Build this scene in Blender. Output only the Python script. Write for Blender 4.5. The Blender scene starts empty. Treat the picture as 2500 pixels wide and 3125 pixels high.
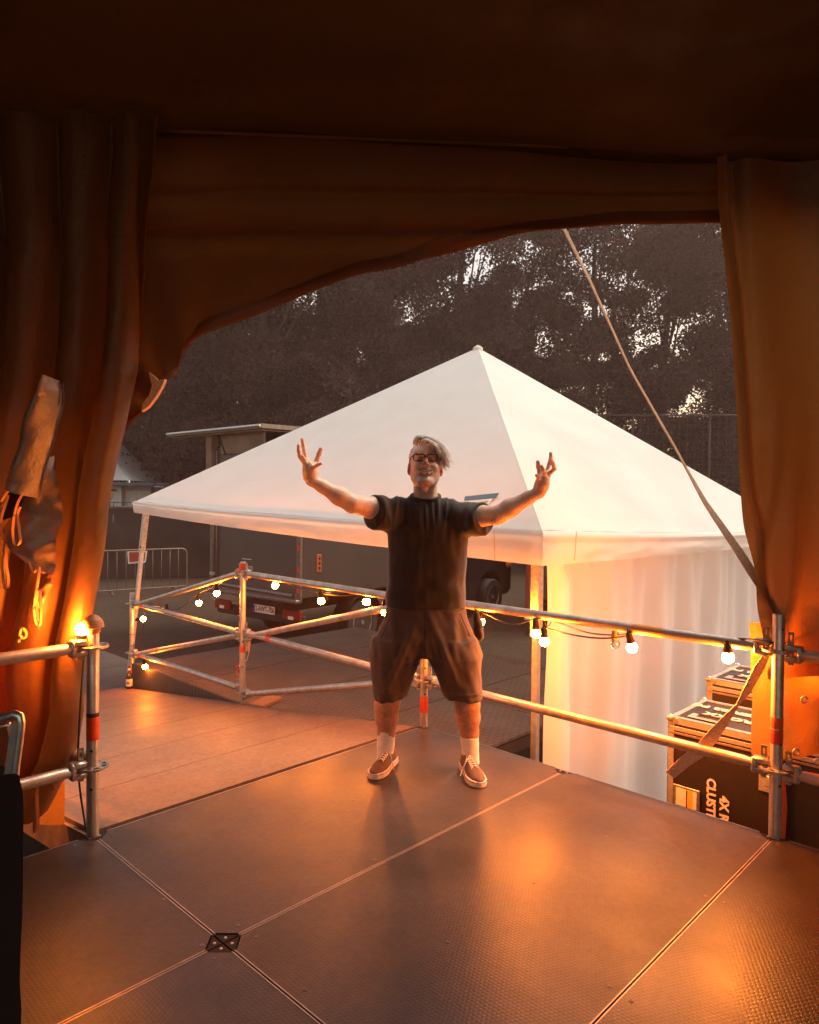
import bpy, math, random
import numpy as np
from mathutils import Vector, Matrix, noise
random.seed(7); RNG = np.random.default_rng(7)
SC = bpy.context.scene
COL = SC.collection
# ------------------------------------------------------------------ camera
CAM_Z = 1.39638; FOC = 2163.67; PITCH = 0.019741; ROLL = 0.0100104
cam_d = bpy.data.cameras.new("camera"); cam = bpy.data.objects.new("camera", cam_d); COL.objects.link(cam)
cam_d.sensor_fit = 'HORIZONTAL'; cam_d.sensor_width = 36.0; cam_d.lens = 36.0*FOC/2500.0
cam_d.clip_end = 2000; cam_d.clip_start = 0.05
_cp, _sp = math.cos(PITCH), math.sin(PITCH); _cr, _sr = math.cos(ROLL), math.sin(ROLL)
FW = Vector((0, _cp, -_sp)); _u = Vector((0, _sp, _cp)); _x = Vector((1, 0, 0))
RT = _cr*_x + _sr*_u; UP = -_sr*_x + _cr*_u
m = Matrix((RT, UP, -FW)).transposed().to_4x4(); m.translation = Vector((0, 0, CAM_Z)); cam.matrix_world = m
SC.camera = cam
# ------------------------------------------------------------------ sky, sun, exposure
SUN_EL, SUN_ROT = math.radians(58), math.radians(72)
w = bpy.data.worlds.new("World"); SC.world = w; w.use_nodes = True
nt = w.node_tree; nt.nodes.clear()
sky = nt.nodes.new('ShaderNodeTexSky'); sky.sky_type = 'NISHITA'; sky.sun_disc = False
sky.sun_elevation = SUN_EL; sky.sun_rotation = SUN_ROT; sky.air_density = 1.0; sky.dust_density = 4.0; sky.ozone_density = 1.0
tint = nt.nodes.new('ShaderNodeMixRGB'); tint.blend_type = 'MULTIPLY'; tint.inputs[0].default_value = 1.0
tint.inputs[2].default_value = (1.17, 0.96, 0.82, 1)
bg = nt.nodes.new('ShaderNodeBackground'); bg.inputs[1].default_value = 0.13
ow = nt.nodes.new('ShaderNodeOutputWorld')
_tc = nt.nodes.new('ShaderNodeTexCoord'); _sx = nt.nodes.new('ShaderNodeSeparateXYZ'); nt.links.new(_tc.outputs['Generated'], _sx.inputs[0])
_rp = nt.nodes.new('ShaderNodeValToRGB'); _e = _rp.color_ramp.elements; _e[0].position = .05; _e[0].color = (1.75, 1.12, .66, 1); _e[1].position = .55; _e[1].color = (1.00, .955, .77, 1)
nt.links.new(_sx.outputs['Z'], _rp.inputs[0]); nt.links.new(_rp.outputs[0], tint.inputs[2])
nt.links.new(sky.outputs[0], tint.inputs[1]); nt.links.new(tint.outputs[0], bg.inputs[0]); nt.links.new(bg.outputs[0], ow.inputs[0])
sd = bpy.data.lights.new("sun", 'SUN'); sun = bpy.data.objects.new("sun", sd); COL.objects.link(sun)
sd.energy = 0.7; sd.angle = math.radians(22); sd.color = (1.0, 0.95, 0.85)
_az = SUN_ROT
sdir = Vector((math.sin(_az)*math.cos(SUN_EL), math.cos(_az)*math.cos(SUN_EL), math.sin(SUN_EL)))
sun.rotation_euler = sdir.to_track_quat('Z', 'Y').to_euler()
SC.view_settings.view_transform = 'Standard'; SC.view_settings.look = 'None'
SC.view_settings.exposure = 1.22; SC.view_settings.gamma = 1.0
SC.cycles.max_bounces = 8; SC.cycles.transparent_max_bounces = 16
SC.cycles.sample_clamp_indirect = 4.0; SC.cycles.use_denoising = True

# ------------------------------------------------------------------ coordinates
GA = Vector((0.69439, 0.71960, 0)); GB = Vector((0.71960, -0.69439, 0)); G0 = Vector((0.10008, 4.32461, 0))
GROUND = -1.07
def G(u, v, z=0.0): return G0 + GA*u + GB*v + Vector((0, 0, z))
def at(px, py, Y):
    d = FW + RT*((px-1250)/FOC) + UP*((1562.5-py)/FOC)
    return Vector((0, 0, CAM_Z)) + d*(Y/d.y)
def atz(px, py, z):
    d = FW + RT*((px-1250)/FOC) + UP*((1562.5-py)/FOC)
    return Vector((0, 0, CAM_Z)) + d*((z-CAM_Z)/d.z)
def dd(x, y, Y): return at(x*1.44928, y*1.44928, Y)

# ------------------------------------------------------------------ materials
class NT:
    def __init__(s, name):
        s.m = bpy.data.materials.new(name); s.m.use_nodes = True; s.t = s.m.node_tree
        s.b = s.t.nodes['Principled BSDF']; s.o = s.t.nodes['Material Output']
    def n(s, typ, **kw):
        n = s.t.nodes.new('ShaderNode'+typ)
        for k, v in kw.items(): setattr(n, k, v)
        return n
    def l(s, a, b): s.t.links.new(a, b)
    def noise(s, scale, detail=4, rough=.55, vec=None, obj=True):
        n = s.n('TexNoise'); n.inputs['Scale'].default_value = scale; n.inputs['Detail'].default_value = detail; n.inputs['Roughness'].default_value = rough
        if vec is None:
            tc = s.n('TexCoord'); vec = tc.outputs['Object']
        s.l(vec, n.inputs['Vector']); return n
    def ramp(s, fac, stops):
        r = s.n('ValToRGB'); e = r.color_ramp.elements
        while len(e) < len(stops): e.new(.5)
        for i, (p, c) in enumerate(stops):
            e[i].position = p; e[i].color = (*c, 1) if len(c) == 3 else c
        s.l(fac, r.inputs[0]); return r
    def bump(s, h, strength, dist):
        b = s.n('Bump'); b.inputs['Strength'].default_value = strength; b.inputs['Distance'].default_value = dist
        s.l(h, b.inputs['Height']); s.l(b.outputs[0], s.b.inputs['Normal']); return b
def scl(c, k): return tuple(min(1, x*k) for x in c)
def simple(name, col, rough=.5, metal=0, spec=.5, var=.25, nscale=12, bump=0, bscale=60, **kw):
    t = NT(name)
    n = t.noise(nscale); r = t.ramp(n.outputs['Fac'], [(.3, scl(col, 1-var)), (.7, scl(col, 1+var))])
    t.l(r.outputs[0], t.b.inputs['Base Color'])
    t.b.inputs['Roughness'].default_value = rough; t.b.inputs['Metallic'].default_value = metal
    t.b.inputs['Specular IOR Level'].default_value = spec
    if bump:
        n2 = t.noise(bscale); t.bump(n2.outputs['Fac'], bump, .01)
    for k, v in kw.items(): t.b.inputs[k.replace('_', ' ')].default_value = v
    return t.m
def pipe_mat():
    t = NT('galvanised_tube')
    n = t.noise(14, 6, .65); r = t.ramp(n.outputs['Fac'], [(.25, (.34, .27, .22)), (.55, (.58, .48, .41)), (.75, (.68, .59, .52))])
    t.l(r.outputs[0], t.b.inputs['Base Color']); t.b.inputs['Metallic'].default_value = .75
    r2 = t.ramp(n.outputs['Fac'], [(.3, (.5,)*3), (.7, (.30,)*3)]); t.l(r2.outputs[0], t.b.inputs['Roughness'])
    n2 = t.noise(120); t.bump(n2.outputs['Fac'], .15, .003); return t.m
def hexdeck(name, col, pitch=.0125, rough=.34, strength=.5, wear=.35, dk=.86):
    t = NT(name); tc = t.n('TexCoord'); O = tc.outputs['Object']
    acc = None
    for a in (0, 60, 120):
        k = 2*math.pi/pitch
        d = t.n('VectorMath', operation='DOT_PRODUCT'); t.l(O, d.inputs[0]); d.inputs[1].default_value = (math.cos(math.radians(a))*k, math.sin(math.radians(a))*k, 0)
        c = t.n('Math', operation='COSINE'); t.l(d.outputs['Value'], c.inputs[0])
        if acc is None: acc = c.outputs[0]
        else:
            s_ = t.n('Math', operation='ADD'); t.l(acc, s_.inputs[0]); t.l(c.outputs[0], s_.inputs[1]); acc = s_.outputs[0]
    rr = t.n('MapRange'); rr.inputs[1].default_value = -1.5; rr.inputs[2].default_value = 1.0; t.l(acc, rr.inputs[0])
    n = t.noise(2.2, 8, .65); n3 = t.noise(38, 5, .6); n4 = t.noise(.9, 5, .6)
    r = t.ramp(n.outputs['Fac'], [(.28, scl(col, 1-wear)), (.5, col), (.72, scl(col, 1+wear))])
    mx = t.n('MixRGB', blend_type='MULTIPLY'); mx.inputs[0].default_value = 1
    r3 = t.ramp(n3.outputs['Fac'], [(.35, (.72,)*3), (.6, (1.1,)*3)])
    t.l(r.outputs[0], mx.inputs[1]); t.l(r3.outputs[0], mx.inputs[2])
    mh = t.n('MixRGB', blend_type='MULTIPLY'); mh.inputs[0].default_value = 1
    rh = t.ramp(rr.outputs[0], [(0., (dk,)*3), (.5, (1.06,)*3)])
    t.l(mx.outputs[0], mh.inputs[1]); t.l(rh.outputs[0], mh.inputs[2])
    # pale scuffs and specks
    sc = t.noise(9, 10, .75); rs = t.ramp(sc.outputs['Fac'], [(.64, (0, 0, 0)), (.72, (1, 1, 1))])
    mm = t.n('MixRGB'); t.l(mh.outputs[0], mm.inputs[1]); mm.inputs[2].default_value = (*scl(col, 2.6), 1)
    mf = t.n('Math', operation='MULTIPLY'); mf.inputs[1].default_value = .55; t.l(rs.outputs[0], mf.inputs[0]); t.l(mf.outputs[0], mm.inputs[0])
    tm_ = t.n('Mapping'); tm_.inputs['Scale'].default_value = (3, 38, 1); tm_.inputs['Rotation'].default_value = (0, 0, .5); t.l(O, tm_.inputs['Vector'])
    s1 = t.noise(4, 3, .6, vec=tm_.outputs[0]); s2 = t.ramp(s1.outputs['Fac'], [(.70, (0,)*3), (.76, (1,)*3)]); s3 = t.noise(75, 3, .5); s4 = t.ramp(s3.outputs['Fac'], [(.735, (0,)*3), (.76, (1,)*3)])
    sa = t.n('MixRGB', blend_type='ADD'); sa.inputs[0].default_value = 1; t.l(s2.outputs[0], sa.inputs[1]); t.l(s4.outputs[0], sa.inputs[2]); sb = t.n('Math', operation='MULTIPLY'); sb.inputs[1].default_value = .5; t.l(sa.outputs[0], sb.inputs[0])
    m9 = t.n('MixRGB'); t.l(sb.outputs[0], m9.inputs[0]); t.l(mm.outputs[0], m9.inputs[1]); m9.inputs[2].default_value = (*scl(col, 3.6), 1)
    t.l(m9.outputs[0], t.b.inputs['Base Color'])
    rg = t.ramp(n4.outputs['Fac'], [(.3, (rough*.75,)*3), (.7, (rough*1.5,)*3)]); t.l(rg.outputs[0], t.b.inputs['Roughness'])
    ad = t.n('Math', operation='MULTIPLY_ADD'); t.l(n3.outputs['Fac'], ad.inputs[0]); ad.inputs[1].default_value = .35; t.l(rr.outputs[0], ad.inputs[2])
    t.bump(ad.outputs[0], strength, .0015); return t.m
def cloth(name, col, trans, mixf, rough=.4, bump=.3, bscale=5, spec=.4, va=.22):
    t = NT(name)
    n = t.noise(3.5, 6, .6); r = t.ramp(n.outputs['Fac'], [(.3, scl(col, 1-va)), (.7, scl(col, 1+va*.9))])
    t.l(r.outputs[0], t.b.inputs['Base Color']); t.b.inputs['Roughness'].default_value = rough; t.b.inputs['Specular IOR Level'].default_value = spec
    n2 = t.noise(bscale, 8, .66); n5 = t.noise(bscale*1.7, 3, .4); n5.inputs['Distortion'].default_value = 2.5
    ab = t.n('Math', operation='SUBTRACT'); t.l(n5.outputs['Fac'], ab.inputs[0]); ab.inputs[1].default_value = .5
    ac = t.n('Math', operation='ABSOLUTE'); t.l(ab.outputs[0], ac.inputs[0]); ad_ = t.n('Math', operation='MULTIPLY_ADD'); t.l(ac.outputs[0], ad_.inputs[0]); ad_.inputs[1].default_value = -.35; t.l(n2.outputs['Fac'], ad_.inputs[2])
    bp = t.bump(ad_.outputs[0], bump, .03)
    rg_ = t.ramp(n2.outputs['Fac'], [(.35, (rough*.8,)*3), (.65, (min(1, rough*1.3),)*3)]); t.l(rg_.outputs[0], t.b.inputs['Roughness'])
    tr = t.n('BsdfTranslucent'); tr.inputs[0].default_value = (*trans, 1); t.l(bp.outputs[0], tr.inputs['Normal'])
    mx = t.n('MixShader'); mx.inputs[0].default_value = mixf
    t.l(t.b.outputs[0], mx.inputs[1]); t.l(tr.outputs[0], mx.inputs[2]); t.l(mx.outputs[0], t.o.inputs[0]); return t.m
def emit(name, col, s):
    t = NT(name); t.b.inputs['Base Color'].default_value = (*col, 1)
    t.b.inputs['Emission Color'].default_value = (*col, 1); t.b.inputs['Emission Strength'].default_value = s; return t.m
def ground_mat():
    t = NT('trodden_grass'); n = t.noise(.35, 8, .65); n2 = t.noise(16, 8, .75); n3 = t.noise(140, 4, .7)
    r = t.ramp(n.outputs['Fac'], [(.3, (.042, .028, .015)), (.5, (.078, .048, .024)), (.7, (.115, .072, .036))])
    mx = t.n('MixRGB', blend_type='MULTIPLY'); mx.inputs[0].default_value = 1; r2 = t.ramp(n2.outputs['Fac'], [(.3, (.45,)*3), (.7, (1.35,)*3)])
    t.l(r.outputs[0], mx.inputs[1]); t.l(r2.outputs[0], mx.inputs[2]); t.l(mx.outputs[0], t.b.inputs['Base Color'])
    t.b.inputs['Roughness'].default_value = .9
    ad = t.n('Math', operation='ADD'); t.l(n2.outputs['Fac'], ad.inputs[0]); t.l(n3.outputs['Fac'], ad.inputs[1]); t.bump(ad.outputs[0], 1, .05); return t.m
def leaf_mat(name, a, b):
    t = NT(name); oi = t.n('ObjectInfo'); n = t.noise(.8, 4)
    r = t.ramp(n.outputs['Fac'], [(.3, a), (.7, b)]); t.l(r.outputs[0], t.b.inputs['Base Color']); t.b.inputs['Roughness'].default_value = .7
    t.b.inputs['Specular IOR Level'].default_value = .2
    tr = t.n('BsdfTranslucent'); t.l(r.outputs[0], tr.inputs[0]); mx = t.n('MixShader'); mx.inputs[0].default_value = .25
    t.l(t.b.outputs[0], mx.inputs[1]); t.l(tr.outputs[0], mx.inputs[2]); t.l(mx.outputs[0], t.o.inputs[0]); return t.m
def glass(name, col, rough=.05, ior=1.45):
    t = NT(name); t.b.inputs['Base Color'].default_value = (*col, 1); t.b.inputs['Transmission Weight'].default_value = 1; t.b.inputs['Roughness'].default_value = rough
    t.b.inputs['IOR'].default_value = ior; return t.m
def lens_mat():
    t = NT('spectacle_lens'); tr = t.n('BsdfTransparent'); tr.inputs[0].default_value = (.92, .88, .85, 1); gl_ = t.n('BsdfGlossy'); gl_.inputs['Roughness'].default_value = .03
    mx = t.n('MixShader'); mx.inputs[0].default_value = .08; t.l(tr.outputs[0], mx.inputs[1]); t.l(gl_.outputs[0], mx.inputs[2]); t.l(mx.outputs[0], t.o.inputs[0]); return t.m
def skin_mat():
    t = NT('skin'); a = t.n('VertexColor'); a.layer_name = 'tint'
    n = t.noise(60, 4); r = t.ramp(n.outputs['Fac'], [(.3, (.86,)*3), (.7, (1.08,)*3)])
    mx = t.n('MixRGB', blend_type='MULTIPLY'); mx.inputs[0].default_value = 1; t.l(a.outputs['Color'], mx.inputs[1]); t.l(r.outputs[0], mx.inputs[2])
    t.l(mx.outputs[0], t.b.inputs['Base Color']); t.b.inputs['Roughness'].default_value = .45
    t.b.inputs['Subsurface Weight'].default_value = .2; t.b.inputs['Subsurface Radius'].default_value = (.012, .004, .002); t.b.inputs['Subsurface Scale'].default_value = 1
    n2 = t.noise(220); t.bump(n2.outputs['Fac'], .25, .002); return t.m

M = dict(
    pipe=pipe_mat(),
    steel=simple('zinc_steel', (.5, .45, .4), .38, .8, var=.3, nscale=40),
    alu=simple('aluminium', (.66, .64, .62), .32, .85, var=.15, nscale=30),
    deck=hexdeck('stage_plywood', (.039, .0235, .0165), strength=.22, rough=.38, dk=.92, wear=.7),
    ramp=hexdeck('ramp_plywood', (.16, .095, .06), pitch=.006, rough=.50, strength=.12, wear=.15),
    plate=hexdeck('antislip_plate', (.082, .060, .046), pitch=.05, rough=.5, strength=1.0, wear=.3, dk=.45),
    trim=simple('aluminium_trim', (.40, .31, .25), .42, .7, var=.2, nscale=20),
    dullscrew=simple('dull_screw', (.16, .12, .10), .5, .6, var=.2),
    rubber=simple('black_plastic', (.016, .012, .010), .75, spec=.25, var=.2),
    dark=simple('dark_core', (.03, .02, .016), .8, var=.3),
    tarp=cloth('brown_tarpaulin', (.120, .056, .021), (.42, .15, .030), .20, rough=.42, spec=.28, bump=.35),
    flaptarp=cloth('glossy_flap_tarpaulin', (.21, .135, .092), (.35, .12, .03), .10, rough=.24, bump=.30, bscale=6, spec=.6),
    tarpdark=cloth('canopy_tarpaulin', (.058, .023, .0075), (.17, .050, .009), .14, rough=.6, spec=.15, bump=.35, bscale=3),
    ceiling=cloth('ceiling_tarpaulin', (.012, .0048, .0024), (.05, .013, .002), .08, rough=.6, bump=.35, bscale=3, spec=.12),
    hem=cloth('tarpaulin_hem', (.13, .050, .016), (.42, .14, .03), .30, rough=.45),
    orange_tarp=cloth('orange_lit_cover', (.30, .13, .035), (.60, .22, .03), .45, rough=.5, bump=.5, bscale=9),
    tentpvc=cloth('white_pvc', (.82, .815, .79), (.85, .82, .76), .40, rough=.42, va=.05, bump=.05, bscale=1.6),
    tentwall=cloth('white_side_wall', (.88, .86, .85), (.92, .88, .84), .55, rough=.45, va=.05, bump=.10, bscale=4),
    grass=ground_mat(),
    pad=simple('dark_ground_plates', (.05, .038, .03), .7, var=.35, nscale=3, bump=.4, bscale=20),
    leafa=leaf_mat('dusk_foliage_a', (.040, .021, .019), (.074, .040, .036)),
    leafb=leaf_mat('dusk_foliage_b', (.028, .0145, .013), (.054, .029, .026)),
    bark=simple('bark', (.045, .034, .028), .9, var=.4, bump=.8, bscale=15),
    truck=simple('truck_panel', (.085, .072, .064), .42, .1, var=.08, nscale=1.5),
    trucks=simple('truck_side', (.055, .040, .034), .45, .1, var=.1, nscale=1.5),
    trucktrim=simple('truck_rail', (.20, .17, .15), .35, .6, var=.2),
    panel=simple('kiosk_panel', (.20, .12, .075), .6, var=.3, nscale=3),
    white=simple('white_paint', (.72, .70, .67), .5, var=.08),
    cabin=simple('white_cabin', (.62, .61, .60), .5, var=.06),
    blue=simple('blue_grey_beam', (.09, .12, .16), .5, var=.1),
    screen=simple('dark_fence_fabric', (.030, .017, .012), .85, var=.25, nscale=4),
    barrier=simple('barrier_steel', (.20, .14, .10), .5, .3, var=.15),
    rustlabel=simple('faded_orange_label', (.34, .07, .02), .6, var=.1),
    ambertape=simple('amber_tape', (.62, .24, .07), .5, var=.1),
    dark_wire=simple('weathered_wire', (.075, .055, .05), .6, .2, var=.1),
    red=simple('red_sign', (.30, .04, .018), .45, var=.1),
    redtape=simple('red_tape', (.75, .055, .012), .4, var=.12),
    orangetape=simple('orange_tape', (.80, .10, .02), .45, var=.15),
    lamp=simple('red_lens', (.22, .02, .012), .2, var=.1),
    amber=simple('amber_lens', (.75, .22, .03), .2, var=.1),
    yellow=simple('yellow_plate', (.72, .42, .03), .45, var=.06),
    platewhite=simple('number_plate_white', (.78, .70, .6), .4, var=.04),
    ink=simple('black_ink', (.02, .015, .012), .6, var=.1),
    redink=simple('plate_red_ink', (.22, .04, .03), .6, var=.1),
    eublue=simple('plate_blue', (.03, .05, .30), .5, var=.05),
    paintw=simple('white_lettering', (.75, .68, .6), .6, var=.15, nscale=60),
    tyre=simple('tyre_rubber', (.02, .017, .015), .75, var=.25),
    rim=simple('wheel_rim', (.26, .22, .19), .4, .5, var=.2),
    carblack=simple('black_cab_paint', (.018, .015, .014), .22, var=.1),
    window=simple('dark_window', (.012, .011, .012), .08, var=.1),
    bulb=emit('lit_bulb', (1.0, .22, .016), 410),
    bulbdim=emit('lit_bulb_soft', (1.0, .24, .02), 190),
    bulbhot=emit('lit_bulb_bright', (1.0, .24, .02), 820),
    bulboff=glass('bulb_glass', (.9, .7, .5)),
    cable=simple('black_cable', (.025, .02, .017), .5, var=.1),
    strap=simple('webbing_strap', (.62, .36, .22), .75, var=.2, nscale=90, bump=.5, bscale=200),
    loop=simple('strap_loop', (.50, .20, .07), .7, var=.15, nscale=60),
    cap=simple('orange_cap', (.45, .17, .06), .5, var=.1),
    wood=simple('wood_block', (.20, .11, .06), .7, var=.3, nscale=9, bump=.3),
    case=simple('case_laminate', (.018, .011, .008), .5, var=.15, nscale=30, bump=.15, bscale=150),
    casealu=simple('case_aluminium', (.62, .56, .50), .38, .7, var=.15, nscale=40),
    shirt=simple('black_cotton', (.020, .015, .014), .9, spec=.2, var=.2, nscale=30, bump=.3, bscale=250, Sheen_Weight=.25),
    shorts=simple('brown_cotton', (.056, .036, .029), .85, spec=.25, var=.15, nscale=25, bump=.3, bscale=300, Sheen_Weight=.15),
    sock=simple('white_sock', (.74, .66, .60), .9, spec=.2, var=.08, nscale=30, bump=.4, bscale=300),
    shoe=simple('brown_canvas', (.125, .060, .034), .85, var=.12, nscale=60, bump=.3, bscale=300),
    sole=simple('off_white_rubber', (.66, .52, .42), .55, var=.1),
    lace=simple('cream_lace', (.72, .58, .48), .85, var=.1),
    hair=cloth('grey_blond_hair', (.93, .93, .95), (.92, .90, .90), .40, rough=.5, bump=.0, va=.12),
    hairdark=simple('dark_grey_hair', (.28, .22, .20), .6, var=.3, nscale=45),
    frame=simple('black_spectacle_frame', (.012, .010, .010), .25, var=.1),
    lens=lens_mat(),
    teeth=simple('teeth', (.86, .76, .64), .25, var=.05),
    bottleg=simple('brown_bottle_glass', (.035, .018, .010), .08, var=.1),
    labelw=simple('bottle_label', (.70, .60, .52), .6, var=.1),
    skin=skin_mat(),
)
# ------------------------------------------------------------------ mesh helpers
def link(name, me, mat, parent=None, smooth=False):
    o = bpy.data.objects.new(name, me); COL.objects.link(o)
    if mat is not None: me.materials.append(mat)
    if smooth: me.polygons.foreach_set('use_smooth', [True]*len(me.polygons))
    if parent is not None: o.parent = parent
    return o
def tag(o, label=None, cat=None, group=None, kind=None):
    if label: o['label'] = label
    if cat: o['category'] = cat
    if group: o['group'] = group
    if kind: o['kind'] = kind
    return o
def empty(name, label, cat, loc=(0, 0, 0), group=None, rz=0):
    o = bpy.data.objects.new(name, None); COL.objects.link(o); o.location = loc; o.rotation_euler[2] = rz
    o.empty_display_size = .1
    _roots.append(o)
    return tag(o, label, cat, group)
_roots = []
class MB:
    def __init__(s): s.v = []; s.f = []
    def add(s, vs, fs):
        b = len(s.v); s.v += [tuple(v) for v in vs]; s.f += [tuple(i+b for i in f) for f in fs]; return s
    def box(s, c, size, mat=None, bev=0):
        x, y, z = size[0]/2, size[1]/2, size[2]/2; c = Vector(c)
        if bev > 0:
            bev = min(bev, x*.9, y*.9, z*.9); pts = []
            for sx in (-1, 1):
                for sy in (-1, 1):
                    for sz in (-1, 1):
                        pts += [(sx*x, sy*(y-bev), sz*(z-bev)), (sx*(x-bev), sy*y, sz*(z-bev)), (sx*(x-bev), sy*(y-bev), sz*z)]
            import bmesh
            bm = bmesh.new()
            for p in pts: bm.verts.new(p)
            bmesh.ops.convex_hull(bm, input=bm.verts)
            bmesh.ops.dissolve_limit(bm, angle_limit=.01, verts=bm.verts, edges=bm.edges)
            bm.verts.index_update(); vs = [v.co.copy() for v in bm.verts]; fs = [[v.index for v in f.verts] for f in bm.faces]; bm.free()
        else:
            vs = [Vector((sx*x, sy*y, sz*z)) for sx in (-1, 1) for sy in (-1, 1) for sz in (-1, 1)]
            fs = [(0, 1, 3, 2), (4, 6, 7, 5), (0, 4, 5, 1), (2, 3, 7, 6), (0, 2, 6, 4), (1, 5, 7, 3)]
        if mat is not None: vs = [mat @ v for v in vs]
        return s.add([c+v for v in vs], fs)
    def tube(s, pts, r, n=12, cap=True, closed=False):
        pts = [Vector(p) for p in pts]; L = len(pts); rs = r if isinstance(r, (list, tuple)) else [r]*L
        up = Vector((0, 0, 1)); prev = None; rings = []
        for i, p in enumerate(pts):
            if closed: t = (pts[(i+1) % L]-pts[i-1])
            else: t = (pts[min(i+1, L-1)]-pts[max(i-1, 0)])
            t = t.normalized() if t.length > 1e-9 else Vector((0, 0, 1))
            if prev is None:
                a = up if abs(t.z) < .9 else Vector((1, 0, 0)); x = t.cross(a).normalized()
            else:
                x = (prev - t*prev.dot(t)); x = x.normalized() if x.length > 1e-6 else t.orthogonal().normalized()
            prev = x; y = t.cross(x)
            rings.append([p+(x*math.cos(2*math.pi*k/n)+y*math.sin(2*math.pi*k/n))*rs[i] for k in range(n)])
        vs = [v for rr in rings for v in rr]; fs = []
        for i in range(L if closed else L-1):
            j = (i+1) % L
            for k in range(n): fs.append((i*n+k, i*n+(k+1) % n, j*n+(k+1) % n, j*n+k))
        if cap and not closed: fs += [tuple(range(n))[::-1], tuple((L-1)*n+k for k in range(n))]
        return s.add(vs, fs)
    def ribbon(s, pts, wv, w, t=.002):
        """flat strap along pts, width vector(s) wv"""
        pts = [Vector(p) for p in pts]; L = len(pts); vs = []
        for i, p in enumerate(pts):
            tt = (pts[min(i+1, L-1)]-pts[max(i-1, 0)]).normalized()
            wd = wv[i] if isinstance(wv, list) else wv
            wd = (Vector(wd)-tt*tt.dot(Vector(wd))).normalized(); nn = tt.cross(wd)
            ww = w[i] if isinstance(w, list) else w
            vs += [p-wd*ww/2-nn*t/2, p+wd*ww/2-nn*t/2, p+wd*ww/2+nn*t/2, p-wd*ww/2+nn*t/2]
        fs = []
        for i in range(L-1):
            for k in range(4): fs.append((i*4+k, i*4+(k+1) % 4, (i+1)*4+(k+1) % 4, (i+1)*4+k))
        fs += [(3, 2, 1, 0), tuple((L-1)*4+k for k in range(4))]
        return s.add(vs, fs)
    def lathe(s, prof, c=(0, 0, 0), n=24, R=None):
        c = Vector(c); vs = []
        for r, z in prof:
            for k in range(n):
                v = Vector((r*math.cos(2*math.pi*k/n), r*math.sin(2*math.pi*k/n), z)); vs.append(c+(R @ v if R is not None else v))
        fs = []
        for i in range(len(prof)-1):
            for k in range(n): fs.append((i*n+k, i*n+(k+1) % n, (i+1)*n+(k+1) % n, (i+1)*n+k))
        fs += [tuple(range(n))[::-1], tuple((len(prof)-1)*n+k for k in range(n))]
        return s.add(vs, fs)
    def sphere(s, c, r, nu=16, nv=10, sc=(1, 1, 1)):
        prof = [(max(1e-4, math.sin(math.pi*i/nv))*r, -math.cos(math.pi*i/nv)*r) for i in range(nv+1)]
        b = len(s.v); s.lathe(prof, (0, 0, 0), nu); c = Vector(c)
        for i in range(b, len(s.v)):
            v = s.v[i]; s.v[i] = (c.x+v[0]*sc[0], c.y+v[1]*sc[1], c.z+v[2]*sc[2])
        return s
    def poly(s, pts, thick):
        """planar polygon extruded by vector thick"""
        pts = [Vector(p) for p in pts]; n = len(pts); t = Vector(thick)
        return s.add(pts+[p+t for p in pts], [tuple(range(n))[::-1], tuple(range(n, 2*n))]+[(i, (i+1) % n, n+(i+1) % n, n+i) for i in range(n)])
    def build(s, name, mat, parent=None, smooth=False, fix=True):
        me = bpy.data.meshes.new(name)
        vs = s.v
        if parent is not None:
            inv = world(parent).inverted(); vs = [tuple(inv @ Vector(v)) for v in vs]
        me.from_pydata(vs, [], s.f); me.validate()
        if fix:
            import bmesh
            bm = bmesh.new(); bm.from_mesh(me); bmesh.ops.recalc_face_normals(bm, faces=bm.faces)
            if smooth:
                for e in bm.edges:
                    if len(e.link_faces) == 2 and e.calc_face_angle(0) > .7: e.smooth = False
            bm.to_mesh(me); bm.free()
        return link(name, me, mat, parent, smooth)
def world(o):
    m_ = Matrix.LocRotScale(o.location, o.rotation_euler, o.scale)
    return world(o.parent) @ m_ if o.parent else m_
def grid_mesh(fn, nu, nv, name, mat, parent=None, solid=0.0):
    vs = []; fs = []
    for j in range(nv+1):
        for i in range(nu+1): vs.append(Vector(fn(i/nu, j/nv)))
    for j in range(nv):
        for i in range(nu): a = j*(nu+1)+i; fs.append((a, a+1, a+nu+2, a+nu+1))
    mb = MB(); mb.add(vs, fs); o = mb.build(name, mat, parent, smooth=True, fix=False)
    if solid:
        md = o.modifiers.new('thickness', 'SOLIDIFY'); md.thickness = solid; md.offset = 0
    return o
def text_obj(name, body, size, mat, parent, M4, extrude=.001, align='CENTER', xs=1.0, bold=0.0):
    c = bpy.data.curves.new(name, 'FONT'); c.body = body; c.size = size; c.extrude = extrude; c.align_x = align; c.align_y = 'CENTER'; c.offset = bold
    c.resolution_u = 3
    o = bpy.data.objects.new(name, c); COL.objects.link(o); c.materials.append(mat)
    mm = M4 @ Matrix.Diagonal((xs, 1, 1, 1))
    if parent is not None: mm = world(parent).inverted() @ mm
    me = bpy.data.meshes.new_from_object(o); me.transform(mm); bpy.data.objects.remove(o)
    if not me.materials: me.materials.append(mat)
    return link(name, me, None, parent)
def frame4(origin, xdir, ydir):
    x = Vector(xdir).normalized(); y = Vector(ydir); y = (y-x*x.dot(y)).normalized(); z = x.cross(y)
    m_ = Matrix((x, y, z)).transposed().to_4x4(); m_.translation = Vector(origin); return m_
def copy_tree(o, parent=None):
    c = o.copy(); COL.objects.link(c)
    if parent is not None: c.parent = parent
    for ch in o.children: copy_tree(ch, c)
    return c
def orient(o, z):  # unused helper kept small
    return o
def lerp(a, b, t): return a+(b-a)*t
def pw(xs, ys, x): return float(np.interp(x, xs, ys))
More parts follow.
